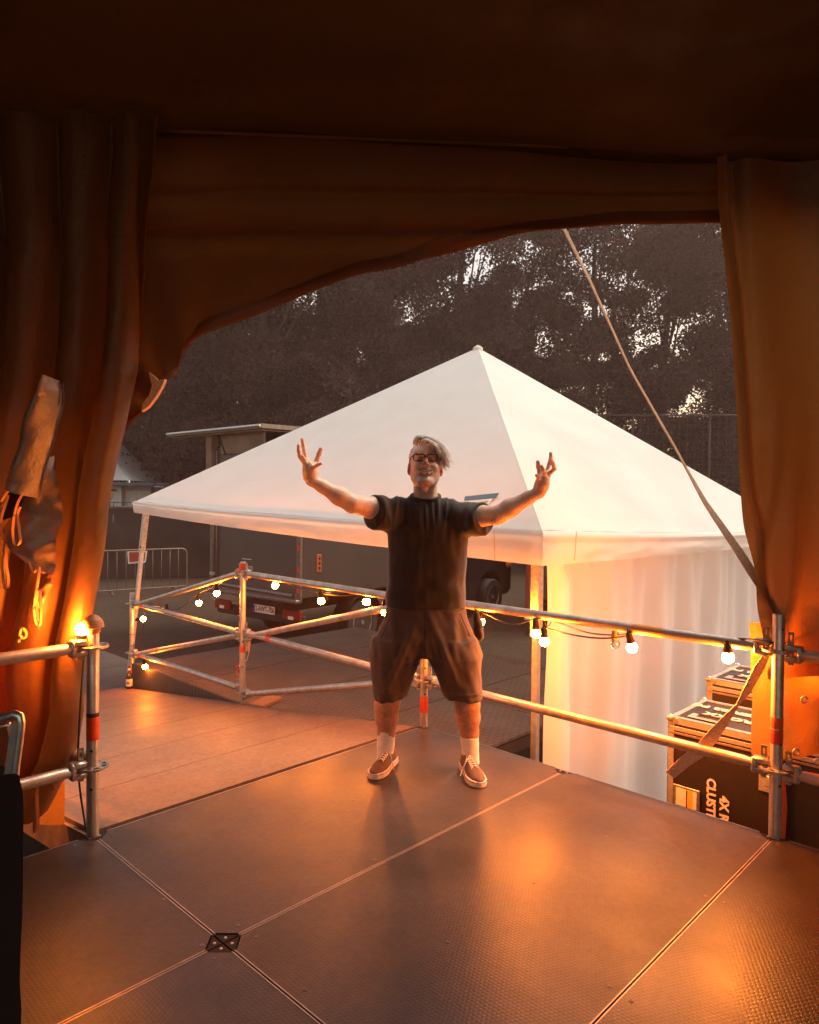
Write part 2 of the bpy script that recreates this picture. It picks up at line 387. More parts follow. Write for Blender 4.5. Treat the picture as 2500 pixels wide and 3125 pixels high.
def nz(p, s=1.0, o=0.0): return noise.noise(Vector((p[0]*s+o, p[1]*s+o*1.7, p[2]*s-o)))

# ================================================================== SETTING
def setting():
    # ground sheet with gentle unevenness near the stage
    def gf(u, v):
        x = (u-.5)*2; y = (v-.5)*2
        X = 300*x*abs(x)**1.6; Y = 20+300*y*abs(y)**1.6
        z = GROUND + (.05*noise.noise(Vector((X*.25, Y*.25, 0))) if abs(X) < 60 else 0)
        return (X, Y, z-.02)
    tag(grid_mesh(gf, 160, 160, 'ground', M['grass']), kind='structure')
    # dark plates on the ground to the right of the ramp
    o = MB().poly([G(3.0, -1.4, GROUND+.045), G(6.6, -1.4, GROUND+.045), G(6.6, 5, GROUND+.045), G(.2, 5, GROUND+.045), G(.2, .02, GROUND+.045), G(3.0, .02, GROUND+.045)], (0, 0, .03)).build('path', M['pad'])
    tag(o, kind='structure')
setting()

# ------------------------------------------------------------------ stage decks
def deck(u0, v0, label, scr_seed):
    o = empty('stage_deck', label, 'stage deck', G(u0+1, v0+.5, 0), 'stage decks bolted side by side', rz=math.atan2(GA.y, GA.x))
    g = .003; c = .055
    def loc(a, b, z): return (a, -b, z)   # local frame: x along A, y against B
    hx, hy = 1-g, .5-g; oct_ = [(-hx+c, -hy), (hx-c, -hy), (hx, -hy+c), (hx, hy-c), (hx-c, hy), (-hx+c, hy), (-hx, hy-c), (-hx, -hy+c)]
    W = world(o)
    def wp(a, b, z): return W @ Vector(loc(a, b, z))
    ins = .004; hx2, hy2 = hx-ins, hy-ins
    oc2 = [(-hx2+c, -hy2), (hx2-c, -hy2), (hx2, -hy2+c), (hx2, hy2-c), (hx2-c, hy2), (-hx2+c, hy2), (-hx2, hy2-c), (-hx2, -hy2+c)]
    MB().poly([wp(a, b, -.018) for a, b in oc2], (0, 0, .018)).build('plywood_top', M['deck'], o)
    t = MB()
    for (a0, b0), (a1, b1) in ((oct_[0], oct_[1]), (oct_[2], oct_[3]), (oct_[4], oct_[5]), (oct_[6], oct_[7])):
        mx_, my_ = (a0+a1)/2, (b0+b1)/2; lx = abs(a1-a0) if abs(a1-a0) > .01 else ins; ly = abs(b1-b0) if abs(b1-b0) > .01 else ins
        s_ = (1 if mx_ > .5 else -1 if mx_ < -.5 else 0, 1 if my_ > .3 else -1 if my_ < -.3 else 0)
        rot = W.to_3x3().to_4x4()
        t.box(wp(mx_-s_[0]*ins/2, my_-s_[1]*ins/2, -.045), (lx, ly, .092), rot)
    t.build('edge_trim', M['trim'], o)
    # corner pieces
    for sx in (-1, 1):
        for sy in (-1, 1):
            pts = [wp(sx*(hx-c), sy*hy, -.020), wp(sx*hx, sy*(hy-c), -.020), wp(sx*hx, sy*hy, -.020)]
            cp = MB().poly(pts, (0, 0, .017)).build('corner_piece', M['rubber'], o)
            scp = MB().lathe([(.0055, 0), (.005, .002), (.001, .0026)], wp(sx*(hx-c*.3), sy*(hy-c*.3), -.003), 10).build('screw', M['steel'], cp)
    rr = random.Random(scr_seed)
    for a, b in [(-.93, -.46), (-.93, .46), (.93, -.46), (.93, .46), (-.33, -.465), (-.33, .465), (.33, -.465), (.33, .465), (-.97, -.15), (.97, .15), (0, 0), (-.5, 0), (.5, 0)]:
        a += rr.uniform(-.02, .02); b += rr.uniform(-.008, .008)
        MB().lathe([(.0075, -.0005), (.0068, .0012), (.0035, .0016), (.003, .0006)], wp(a, b, 0), 12).build('screw', M['dullscrew'], o, True)
    return o
deck(-2, 0, 'stage deck under the man, between the ramp and the pale seam behind his shadow', 1)
deck(-2, 1, 'stage deck in front of the man, between two pale seams, catching the orange reflection', 2)
deck(-2, 2, 'stage deck at the lower right, right of the thin slanting seam from the right post', 3)
deck(-4, 0, 'dark stage deck at the lower left beside the left railing post', 4)
deck(-4, 1, 'stage deck at the bottom centre below the black corner plate', 5)
deck(-2, 3, 'stage deck at the far right edge of the stage', 6)
deck(-4, 2, 'stage deck in the bottom right foreground nearest the camera', 7)
# steel beams and legs under the stage edge
o = empty('stage_substructure', 'dark steel frame and legs carrying the stage edge behind the man', 'stage frame', G(0, 0, GROUND))
for v in (0.05, 1.0, 2.0, 3.0):
    MB().tube([G(-.06, v, GROUND-.05), G(-.06, v, -.095)], .024).build('leg', M['pipe'], o, True)
for u in (-2.05,):
    MB().tube([G(u+.1, .06, GROUND-.05), G(u+.1, .06, -.095)], .024).build('leg', M['pipe'], o, True)
MB().poly([G(-.012, 0.02, -.095), G(-.012, 3.98, -.095), G(-.05, 3.98, -.095), G(-.05, .02, -.095)], (0, 0, -.08)).build('edge_beam', M['dark'], o)

# ------------------------------------------------------------------ ramp
def rz_(v): return .004+.134*v          # ramp surface height, v negative
ro = empty('plywood_ramp', 'smooth brown plywood ramp running down from the stage past the left railing', 'ramp', G(-1, 0, 0))
vs_ = [-.03, -.62, -1.23, -1.84, -2.45, -3.06, -3.67, -4.12]
for a, b in zip(vs_[:-1], vs_[1:]):
    a2, b2 = a-.003, b+.003
    MB().poly([G(-1.98, a2, rz_(a2)), G(-.055, a2, rz_(a2)), G(-.055, b2, rz_(b2)), G(-1.98, b2, rz_(b2))], (0, 0, -.018)).build('board', M['ramp'], ro)
for u in (-2.0, -.05):
    MB().poly([G(u, -.03, rz_(-.03)-.02), G(u, -4.12, rz_(-4.12)-.02), G(u, -4.12, rz_(-4.12)-.13), G(u, -.03, rz_(-.03)-.17)], tuple(GA*.03)).build('side_board', M['wood'], ro)
# dark band between ramp and stage
MB().box(G(-1, -.013, -.03), (1.96, .02, .05), Matrix.Rotation(math.atan2(GA.y, GA.x), 4, 'Z')).build('gap_strip', M['rubber'], ro)
# ------------------------------------------------------------------ anti-slip platforms
def platform(name, label, u0, u1, v0, v1, z, nu, nv, grp='anti-slip platforms beyond the ramp'):
    o = empty(name, label, 'platform', G((u0+u1)/2, (v0+v1)/2, z), grp, rz=math.atan2(GA.y, GA.x))
    for i in range(nu):
        for j in range(nv):
            a0, a1 = lerp(u0, u1, i/nu)+.006, lerp(u0, u1, (i+1)/nu)-.006; b0, b1 = lerp(v0, v1, j/nv)+.006, lerp(v0, v1, (j+1)/nv)-.006
            MB().poly([G(a0, b0, z-.02), G(a1, b0, z-.02), G(a1, b1, z-.02), G(a0, b1, z-.02)], (0, 0, .02)).build('panel', M['plate'], o)
    MB().poly([G(u0+.01, v0+.01, z-.03), G(u1-.01, v0+.01, z-.03), G(u1-.01, v1-.01, z-.03), G(u0+.01, v1-.01, z-.03)], (0, 0, -.09)).build('frame', M['dark'], o)
    for u, v in ((u0+.1, v0+.1), (u1-.1, v0+.1), (u0+.1, v1-.1), (u1-.1, v1-.1)):
        MB().tube([G(u, v, GROUND-.05), G(u, v, z-.12)], .024).build('leg', M['pipe'], o, True)
    return o
p1 = platform('platform', 'grey anti-slip platform right of the ramp behind the sloping rails', .02, 3.0, -4.0, 0.0, -.30, 2, 4)
# textured skirt that closes the side towards the ramp
MB().poly([G(-.012, -4.0, -.29), G(-.012, -2.02, -.29), G(-.012, -2.02, -.45), G(-.012, -4.0, -.75)], tuple(GA*.02)).build('skirt', M['plate'], p1)
p2 = platform('platform', 'lower anti-slip platform at the foot of the ramp left of the tent leg', -2.6, .55, -6.0, -4.14, -.56, 3, 2)

# ================================================================== RAILINGS
ZUP = Vector((0, 0, 1))
def post(parent, p, zb, zt, rings, tapes=(), name='post'):
    p = Vector((p.x, p.y, 0)); o = MB().tube([p+ZUP*zb, p+ZUP*(zt-.004), p+ZUP*zt], [.0242, .0242, .0225], 20).build(name, M['pipe'], parent, True)
    for z in rings:
        mb = MB()
        for ri, ro_ in ((.0243, .034), (.053, .0615)):
            n = 32
            vs = [p+Vector((r*math.cos(2*math.pi*k/n), r*math.sin(2*math.pi*k/n), z+zz)) for (r, zz) in ((ri, -.0045), (ro_, -.0045), (ro_, .0045), (ri, .0045)) for k in range(n)]
            mb.add(vs, [((j*n+k), (j*n+(k+1) % n), (((j+1) % 4)*n+(k+1) % n), (((j+1) % 4)*n+k)) for j in range(4) for k in range(n)])
        for k in range(8):
            a = 2*math.pi*(k+.5)/8+.75; c = p+Vector((.0435*math.cos(a), .0435*math.sin(a), z))
            mb.box(c, (.022, .011 if k % 2 else .016, .0100), Matrix.Rotation(a, 4, 'Z'))
        mb.build('rosette', M['steel'], o)
    # punched holes
    for k, z in enumerate((zt-.06, zb+.72*(zt-zb)*.6, zb+.25*(zt-zb))):
        MB().lathe([(.006, 0), (.006, .0004)], p+Vector((.2*.0244, -.98*.0244, z)), 10, Matrix.Rotation(math.pi/2, 3, 'X')).build('hole', M['ink'], o)
    for z0, z1, mt in tapes:
        MB().lathe([(.0246, z0), (.0250, z0+.002), (.0250, z1-.002), (.0246, z1)], p, 20).build('tape', M[mt], o, True)
    return o
def wedge_head(parent, pc, d, z):
    """connector at post centre pc towards direction d"""
    d = Vector((d.x, d.y, 0)).normalized(); c = pc+d*.058; R_ = Matrix.Rotation(math.atan2(d.y, d.x), 4, 'Z')
    h = MB().box(Vector((c.x, c.y, z+.022)), (.062, .044, .026), R_, .007).box(Vector((c.x, c.y, z-.022)), (.062, .044, .026), R_, .007).box(Vector((c.x, c.y, z))+d*.026, (.022, .046, .07), R_, .008).build('wedge_head', M['steel'], parent, True)
    wc = pc+d*.048
    mb = MB()
    for s_ in (-1, 1): mb.box(Vector((wc.x, wc.y, z+.02))+d*s_*.008, (.006, .006, .13), R_)
    mb.box(Vector((wc.x, wc.y, z+.082)), (.022, .006, .010), R_).box(Vector((wc.x, wc.y, z-.042)), (.022, .006, .014), R_).box(Vector((wc.x, wc.y, z+.035)), (.018, .006, .03), R_)
    mb.build('wedge', M['steel'], h)
def rail(parent, a, za, b, zb, tapes=(), name='rail'):
    a = Vector((a.x, a.y, 0)); b = Vector((b.x, b.y, 0)); d = (b-a).normalized()
    A_ = a+d*.075+ZUP*za; B_ = b-d*.075+ZUP*zb; r = .0242
    o = MB().tube([A_, A_.lerp(B_, .012), A_.lerp(B_, .03), A_.lerp(B_, .97), A_.lerp(B_, .988), B_], [r*.8, r*.85, r, r, r*.85, r*.8], 18).build(name, M['pipe'], parent, True)
    wedge_head(o, a, d, za); wedge_head(o, b, -d, zb)
    D = (B_-A_).normalized()
    for t, wd, mt in tapes:
        c = A_.lerp(B_, t); MB().tube([c-D*wd/2, c+D*wd/2], .0249, 18).build('tape', M[mt], o, True)
    return o
P0, P1, P3, PM, PL = G(-2, 0), G(0, 0), G(0, 2), G(0, -2), G(0, -4)
ZR1, ZR2 = .283, .778
# railing along the right stage edge
sr = empty('stage_railing', 'galvanised tube railing along the stage edge from behind the man to the right post', 'railing', G(0, 1, 0), 'scaffold railings')
post(sr, P1, -.02, .86, (ZR1, ZR2), ((.085, .155, 'redtape'), (.155, .185, 'orangetape')))
post(sr, P3, -.02, .93, (ZR1, ZR2), ((.455, .50, 'orangetape'), (.39, .45, 'redtape')))
rail(sr, P1, ZR2+.005, P3, ZR2+.005, ((.735, .15, 'ambertape'),)); rail(sr, P1, ZR1, P3, ZR1)
rail(sr, P3, ZR2-.004, G(0, 4), ZR2-.004); rail(sr, P3, ZR1-.004, G(0, 4), ZR1-.004); post(sr, G(0, 4), -.02, .93, (ZR1, ZR2))
# railing down the ramp
rr_ = empty('ramp_railing', 'zigzag tube railing down the right side of the ramp hung with lit bulbs', 'railing', G(0, -2, -.3), 'scaffold railings')
post(rr_, PM, -.262, .868, (-.18, ZR1+.02, ZR2), ((.80, .855, 'redtape'), (.135, .19, 'orangetape')))
post(rr_, PL, -.52, .42, (-.185, .31), ((-.40, -.32, 'redtape'),))
rail(rr_, PM, .775, P1, .765); rail(rr_, PM, .30, P1, ZR1-.006, ((.16, .06, 'redtape'),))
rail(rr_, PM, .272, P1, .752); rail(rr_, PM, -.19, P1, .262, ((.86, .055, 'orangetape'),))
rail(rr_, PL, .318, PM, .29, ((.09, .05, 'orangetape'),)); rail(rr_, PL, -.178, PM, -.165, ((.07, .06, 'redtape'),))
rail(rr_, PL, .30, PM, .765); rail(rr_, PL, -.195, PM, .262, ((.26, .05, 'orangetape'),))
# small swivel coupler on the post top and cardboard tag
MB().box(PM+Vector((-.035, -.01, .80)), (.03, .03, .03), Matrix.Rotation(.4, 4, 'Z'), .006).build('coupler', M['cap'], rr_)
tg = MB().ribbon([PM+Vector((.05, -.03, .24)), PM+Vector((.062, -.032, .16)), PM+Vector((.045, -.035, .08)), PM+Vector((.02, -.032, .07))], (0, 1, .2), .02, .002).build('cardboard_tag', M['labelw'], rr_)
MB().poly([PM+Vector((.028, -.028, .22)), PM+Vector((.07, -.03, .23)), PM+Vector((.062, -.03, .15)), PM+Vector((.026, -.028, .15))], (0, .003, 0)).build('card', M['strap'], rr_)
MB().tube([PM+Vector((-.03, -.02, -.05)), PM+Vector((-.045, -.02, -.02)), PM+Vector((-.03, -.026, .0)), PM+Vector((-.05, -.02, .03)), PM+Vector((-.02, -.03, .035))], .005, 6).build('red_cord', M['redtape'], rr_)
# left railing at the curtain
lr = empty('side_railing', 'tube railing with red taped post at the foot of the left curtain', 'railing', G(-2.5, 0, 0), 'scaffold railings')
post(lr, P0, -.02, .845, (ZR1, ZR2), ((.44, .49, 'redtape'), (.49, .507, 'ink'), (.395, .44, 'redtape')))
rail(lr, P0, ZR2, G(-4, 0), ZR2, ((.20, .05, 'redtape'),)); rail(lr, P0, ZR1, G(-4, 0), ZR1)
post(lr, G(-4, 0), -.02, .93, (ZR1, ZR2))
rail(lr, P0, ZR1+.01, G(-2, -2), .05); post(lr, G(-2, -2), -.27, .7, (.05, .55)); rail(lr, P0, ZR2+.004, G(-2, -2), .56)
# wooden block below the middle post, bottle
tag(MB().box(PM+GA*.12+GB*.09+Vector((0, 0, -.287)), (.40, .15, .022), Matrix.Rotation(math.atan2(GA.y, GA.x)+.35, 4, 'Z')).build('wood_plank', M['wood']), 'flat wooden offcut lying at the foot of the middle ramp post', 'plank')
bp = PL+Vector((.02, -.12, 0)); bz = -.535
bo = empty('beer_bottle', 'small brown glass bottle with a pale label at the foot of the far ramp post', 'bottle', (bp.x, bp.y, bz))
MB().lathe([(.028, 0), (.0305, .004), (.0305, .13), (.026, .155), (.0145, .185), (.0125, .225), (.0135, .226), (.0135, .236), (.0095, .238)], (bp.x, bp.y, bz), 24).build('glass_body', M['bottleg'], bo, True)
MB().lathe([(.0309, .045), (.0312, .046), (.0312, .115), (.0309, .116)], (bp.x, bp.y, bz), 24).build('label', M['labelw'], bo, True)
MB().lathe([(.0138, .19), (.0139, .191), (.0137, .222), (.0136, .223)], (bp.x, bp.y, bz), 16).build('neck_foil', M['labelw'], bo, True)
MB().sphere((bp.x, bp.y-.0312, bz+.08), .016, 12, 8, (1, .12, .8)).build('emblem', M['red'], bo)

# ================================================================== STRING LIGHTS
def string_light(label, cables, bulbs, loc, ties=()):
    o = empty('string_light', label, 'string lights', loc, 'festoon bulb strings on the railings')
    for pts in cables:
        # smooth the path
        P = [Vector(p) for p in pts]; Q = []
        for i in range(len(P)-1):
            a = P[max(i-1, 0)]; b = P[i]; c = P[i+1]; d = P[min(i+2, len(P)-1)]
            for k in range(6):
                t = k/6; Q.append(.5*((2*b)+(c-a)*t+(2*a-5*b+4*c-d)*t*t+(3*b-a-3*c+d)*t**3))
        Q.append(P[-1]); MB().tube(Q, .0042, 8).build('cable', M['cable'], o, True)
    for p, d, kind in bulbs:
        p = Vector(p); d = Vector(d).normalized()
        R_ = (-d).to_track_quat('Z', 'Y').to_matrix()
        s_ = MB().lathe([(.006, .078), (.013, .074), (.0165, .055), (.0165, .038), (.0195, .034), (.0195, .022), (.012, .020)], p, 16, R_).build('socket', M['rubber'], o, True)
        mt = {'on': 'bulb', 'dim': 'bulbdim', 'hot': 'bulbhot', 'off': 'bulboff'}[kind]
        prof = [(.001, -.0255)]+[(.0255*math.sin(a), -.0255*math.cos(a)) for a in [math.pi*k/12 for k in range(1, 10)]]+[(.012, .022), (.011, .026)]
        MB().lathe(prof, p, 20, R_).build('bulb', M[mt], o, True)
    for c, D, r in ties:
        c = Vector(c); D = Vector(D).normalized(); x = D.orthogonal().normalized(); y = D.cross(x)
        MB().tube([c+(x*math.cos(a)+y*math.sin(a))*r for a in [2*math.pi*k/20 for k in range(20)]], .0022, 6, closed=True).build('cable_tie', M['rubber'], o)
    return o
def onr(t, z, off=0.0, v0=0.0, v1=2.0, z1=None):  # point along a rail from P1 to P3 (u=0)
    return G(off, lerp(v0, v1, t), z if z1 is None else lerp(z, z1, t))
def Yon(px, off=0.0):  # depth of the vertical plane u=off seen at px
    k = (px-1250)/FOC; g = G(off, 0)
    v = (k*g.y-g.x)/(GB.x-k*GB.y); return (g+GB*v).y
def rb(px, py, off=-.0): return at(px, py, Yon(px, off))
DN = (0.05, 0, -1)
string_light('lit bulbs hanging from the right stage railing in front of the white side wall',
    [[rb(1400, 1850), rb(1470, 1868), rb(1560, 1905, -.03), rb(1640, 1888, -.03), rb(1700, 1899, .03), rb(1790, 1930, .03), rb(1875, 1938, .02), rb(1925, 1935, .02), rb(2000, 1935, .03), rb(2200, 1948, .03), rb(2350, 1955, .03), G(0, 2.0, .80)+GA*.03],
     [rb(1660, 1915, -.03), rb(1750, 1938, -.035), rb(1840, 1948, -.03), rb(1925, 1940, -.03)],
     [rb(2200, 1947, .03), rb(2300, 1952, -.03), G(0, 2.0, .80)+GA*.04, Vector((1.80, 3.42, .74)), Vector((2.15, 3.40, .70)), Vector((2.5, 3.4, .75))]],
    [(rb(1466, 1898), (-.3, 0, -1), 'on'), (rb(1636, 1933, -.05), DN, 'on'), (rb(1662, 1958, -.06), (.1, 0, -1), 'on'), (rb(1877, 1965, .02), (0, 0, -1), 'off'),
     (rb(1929, 1976, -.02), (.25, 0, -1), 'hot'), (rb(2222, 2007, -.02), DN, 'hot'), (Vector((1.80, 3.42, .66)), DN, 'on'), (Vector((2.15, 3.40, .62)), DN, 'on')], G(0, 1, .7),
    [(rb(1464, 1858), GB, .029), (rb(1674, 1893), GB, .029), (rb(1924, 1920), GB, .029)])
def lb(px, py): return rb(px, py, .03)
string_light('lit festoon bulbs along the zigzag ramp railing between the left posts and the man',
    [[lb(430, 1838), lb(480, 1850), lb(540, 1860), lb(600, 1815), lb(662, 1785), lb(700, 1762), lb(728, 1742), PM+Vector((0, .03, .80)), lb(790, 1760), lb(840, 1762), lb(900, 1790), lb(980, 1810), lb(1060, 1818), lb(1115, 1805), lb(1200, 1830), G(0, -.1, .74)],
     [lb(432, 1850), lb(440, 1880), lb(436, 1950), lb(440, 2010), lb(430, 2060), lb(420, 2090)]],
    [(lb(607, 1840), (.1, 0, -1), 'on'), (lb(662, 1811), (.1, 0, -1), 'on'), (lb(840, 1787), (-.2, 0, -1), 'on'), (lb(980, 1834), DN, 'on'), (lb(1119, 1836), DN, 'on'),
     (lb(437, 1889), (.9, 0, .1), 'on'), (rb(443, 2035, -.045), (.2, 0, -1), 'dim'), (lb(509, 1868), DN, 'off'), (G(.0, -.35, .66), DN, 'on')], G(0, -2, .7),
    [(PL+Vector((0, 0, .0)), ZUP, .027), (PL+Vector((0, 0, -.25)), ZUP, .027), (lb(1122, 1800), GB, .03)])
lampp = at(249, 1921, 2.86)
string_light('bulb burning upright beside the left railing post, its string running behind the left curtain',
    [[lampp-Vector((0, 0, .07)), P0+Vector((-.05, .03, .74)), P0+Vector((-.3, .12, .72)), P0+Vector((-.7, .25, .74)), P0+Vector((-1.1, .3, .70)), P0+Vector((-1.5, .3, .74))],
     [P0+Vector((-.05, .03, .74)), P0+Vector((-.06, .0, .3)), P0+Vector((-.04, .03, .0))]],
    [(lampp, (0, 0, 1), 'hot'), (P0+Vector((-.62, .42, .68)), DN, 'hot'), (P0+Vector((-1.0, .42, .66)), DN, 'hot')], P0+Vector((0, 0, .8)))
# ridged plastic cap lying over the left post top
cp_ = P0+Vector((0, 0, .845))
prof = [(.026, -.012), (.029, -.010), (.029, .006)]
for k in range(9):
    a = k/9*math.pi/2; prof += [(.044*math.cos(a), .012+.048*math.sin(a)), (.0415*math.cos(a+.06), .016+.048*math.sin(a+.03))]
prof += [(.002, .061)]
tag(MB().lathe(prof, cp_, 28).build('post_cap', M['cap'], None, True), 'ridged orange dome cap on top of the left railing post beside the burning bulb', 'post cap')

# ================================================================== WHITE FRAME TENT
# corner tops from the photograph, square plan of 5 m
TD = 4.0; CR = Vector((.187*TD, TD, 0)); phi = math.radians(43.6)
dL = Vector((-math.cos(phi), math.sin(phi), 0)); dR = Vector((math.sin(phi), math.cos(phi), 0)); TS = 5.0
CL = CR+dL*TS; CF = CR+dR*TS; CB = CR+dL*TS+dR*TS
zR, zL, zF, zB = 1.222, 1.335, 1.10, 1.25
PK = at(1458.7, 1060.9, (CR.y+CB.y)/2); PK.x = PK.x
T = empty('frame_tent', 'large white frame tent with pyramid roof standing behind the man', 'tent', (PK.x, PK.y, GROUND))
c4 = [Vector((CR.x, CR.y, zR)), Vector((CL.x, CL.y, zL)), Vector((CB.x, CB.y, zB)), Vector((CF.x, CF.y, zF))]
def roof_face(a, b, seed):
    def fn(u, v):
        e = a.lerp(b, u); p = e.lerp(PK, v)
        n_ = (b-a).cross(PK-a).normalized()
        s_ = 0
        s_ -= .05*math.sin(math.pi*u)*(1-v)**3*.6                        # slight sag at the eave
        s_ += .010*noise.noise(Vector((u*5+seed, v*4, 0)))*(1-v)*4*u*(1-u)
        cr_ = min(u, 1-u)
        s_ += .018*noise.noise(Vector((u*22, v*7, seed)))*math.exp(-cr_*9)*math.exp(-v*7)
        if n_.z < 0: n_ = -n_
        return p+n_*s_
    return fn
roof = grid_mesh(roof_face(c4[0], c4[1], 1.), 60, 40, 'roof_panel', M['tentpvc'], T)
grid_mesh(roof_face(c4[1], c4[2], 5.), 40, 20, 'roof_panel', M['tentpvc'], T)
grid_mesh(roof_face(c4[2], c4[3], 9.), 40, 20, 'roof_panel', M['tentpvc'], T)
grid_mesh(roof_face(c4[3], c4[0], 13.), 60, 40, 'roof_panel', M['tentpvc'], T)
cen = (c4[0]+c4[2])/2
def valance(a, b, h0, h1, seed, nm='valance'):
    out = (a+b)/2-cen; out.z = 0; out = out.normalized()
    def fn(u, v):
        p = a.lerp(b, u); h = lerp(h0, h1, u)
        sag = .05*math.sin(math.pi*u)*.6*0.9
        roll = .016*math.sin(min(v*3.2, 1)*math.pi)                      # bead along the eave tube
        ce = 1-abs(2*u-1)**16
        o_ = .012+roll+.012*math.sin(v*3.0)+ce*.012*noise.noise(Vector((u*14+seed, v*2.2, 0)))*v + ce*.009*noise.noise(Vector((u*45+seed, v*6, 3)))*v
        e_d = (b-a).normalized(); w8 = abs(2*u-1)**12*(1 if u > .5 else -1)
        return p+out*o_+e_d*(w8*(o_+.0))-ZUP*(h*v+sag*(1-v*.3))
    o = grid_mesh(fn, 90, 10, nm, M['tentpvc'], T)
    return o
v1_ = valance(c4[0], c4[1], .200, .122, 2.); valance(c4[3], c4[0], .115, .200, 8.); valance(c4[1], c4[2], .12, .15, 4.); valance(c4[2], c4[3], .15, .115, 6.)
# seam lines near the corner
for t_, dr in ((.045, dL), (.05, dR)):
    p = c4[0]+dr*.30; out = (c4[0]+dr*2.5-cen); out.z = 0; out.normalize()
    MB().tube([p+out*.045-ZUP*.012, p+out*.042-ZUP*.09, p+out*.035-ZUP*.185], .0022, 6).build('seam', M['strap'], T)
MB().tube([c4[0].lerp(PK, t)+ZUP*.001 for t in [k/20 for k in range(21)]], .002, 6).build('ridge_seam', M['tentpvc'], T, True)
MB().lathe([(.055, -.03), (.05, .0), (.02, .02), (.002, .028)], PK, 16).build('peak_cap', M['tentpvc'], T, True)
def tent_leg(a, zt, bot, zb):
    inw = (cen-a); inw.z = 0; inw.normalize(); q = a+inw*.11; b = Vector((bot.x, bot.y, 0))
    L_ = MB()
    rotm = Matrix.Rotation(math.atan2(dL.y, dL.x), 4, 'Z')
    def bar(p, qq, w_, off):
        mm = MB(); ax = (qq-p)
        vs = []
        for pt in (p, qq):
            for sx, sy in ((-1, -1), (1, -1), (1, 1), (-1, 1)): vs.append(pt+dL*(sx*w_/2+off[0])+dR*(sy*w_/2+off[1]))
        L_.add(vs, [(3, 2, 1, 0), (4, 5, 6, 7)]+[(k, (k+1) % 4, 4+(k+1) % 4, 4+k) for k in range(4)])
    t1 = Vector((q.x, q.y, zt)); b1 = Vector((b.x, b.y, zb)); mid = t1.lerp(b1, .27)
    bar(t1, b1, .036, (0, 0))
    o = L_.build('leg', M['alu'], T)
    L_.v, L_.f = [], []; bar(t1-ZUP*.02, mid, .052, (0, 0)); s_ = L_.build('sleeve', M['steel'], o)
    MB().sphere(mid+dL*-.0+Vector((0, -.03, .06)), .010, 10, 6).build('lock_button', M['rubber'], o)
    MB().box(b1+ZUP*.01, (.12, .12, .016), rotm).build('foot_plate', M['steel'], o)
tent_leg(c4[0], zR-.03, CR+Vector((cen.x-CR.x, cen.y-CR.y, 0)).normalized()*.11, GROUND+.05)
lf = at(390, 2085, CL.y-.15); tent_leg(c4[1], zL-.03, lf, -.58)
tent_leg(c4[3], zF-.03, CF, GROUND); tent_leg(c4[2], zB-.03, CB, GROUND)
# eave tubes
for a, b in ((0, 1), (1, 2), (2, 3), (3, 0)):
    i1 = (cen-c4[a]).normalized()*.05; i2 = (cen-c4[b]).normalized()*.05
    MB().tube([c4[a]+i1-ZUP*.035, c4[b]+i2-ZUP*.035], .018, 12).build('eave_tube', M['alu'], T, True)
    MB().tube([c4[a]+i1-ZUP*.035, PK-ZUP*.08], .014, 10).build('rafter', M['alu'], T, True)
# oval gap with dark print behind the man's shoulder
pa = at(1440, 1522, 5.4)
fa, fb = c4[0], c4[1]; fn_ = (fb-fa).cross(PK-fa).normalized(); fn_ = fn_ if fn_.z > 0 else -fn_
def on_roof(px, py, lift=.006):
    d = at(px, py, 5.0)-Vector((0, 0, CAM_Z)); t = (fa-Vector((0, 0, CAM_Z))).dot(fn_)/d.dot(fn_); return Vector((0, 0, CAM_Z))+d*t+fn_*(lift)
MB().poly([on_roof(1420, 1518), on_roof(1524, 1507), on_roof(1516, 1522), on_roof(1418, 1530)], fn_*.002).build('roof_print', M['blue'], T)
MB().poly([on_roof(1420, 1534), on_roof(1505, 1524), on_roof(1492, 1541), on_roof(1486, 1540), on_roof(1494, 1530), on_roof(1420, 1541)], fn_*.002).build('roof_print', M['platewhite'], T)

# side wall of white sheeting under the right eave
SW = empty('tent_side_wall', 'pleated white side sheet hanging under the right eave of the tent', 'side wall', CR+dR*2)
i_ = -dL*-.02
w0 = .26; w1 = 4.8
def wallfn(u, v):
    s_ = lerp(w0, w1, u); top = lerp(zR, zF, s_/TS)-.15-.012*abs(math.sin(s_*math.pi/.62))*2.4
    if s_ < .6: top -= (.6-s_)*.05
    z = lerp(top, GROUND+.02, v); f_ = .050*math.sin(s_*9.5+1.2*math.sin(s_*2.7)+v*.6)*(.5+.6*v)+.02*math.sin(s_*23+v*2)*(1-v)+.03*noise.noise(Vector((s_*2.2, v*2.4, 1)))
    p = CR+dR*(s_+.04*v*(1-u))+dL*(.13+f_); p.z = z; return p
grid_mesh(wallfn, 150, 50, 'sheet', M['tentwall'], SW)
def leaf(u, v):    # the near edge folded back as a separate band
    z = lerp(zR-.19, GROUND+.02, v); s_ = .20+.30*(u)+.02*v; fold = .05*math.sin(u*math.pi)+.01*math.sin(v*9+u*3)
    wdt = (1-.45*math.exp(-((v-.0)/.05)**2))
    p = CR+dR*(.19+(.27*u)*wdt)+dL*(.085-fold); p.z = z-.02*u*math.exp(-v*20); return p
grid_mesh(leaf, 20, 60, 'folded_edge', M['tentwall'], SW)
for s_ in (.9, 1.5, 2.1, 2.7, 3.3, 3.9):
    c = CR+dR*s_+dL*.10; zz = lerp(zR, zF, s_/TS)-.10
    MB().tube([Vector((c.x, c.y, zz))+dR*.02*math.cos(a)+ZUP*.035*math.sin(a) for a in [2*math.pi*k/14 for k in range(14)]], .0035, 6, closed=True).build('hook_ring', M['steel'], SW)

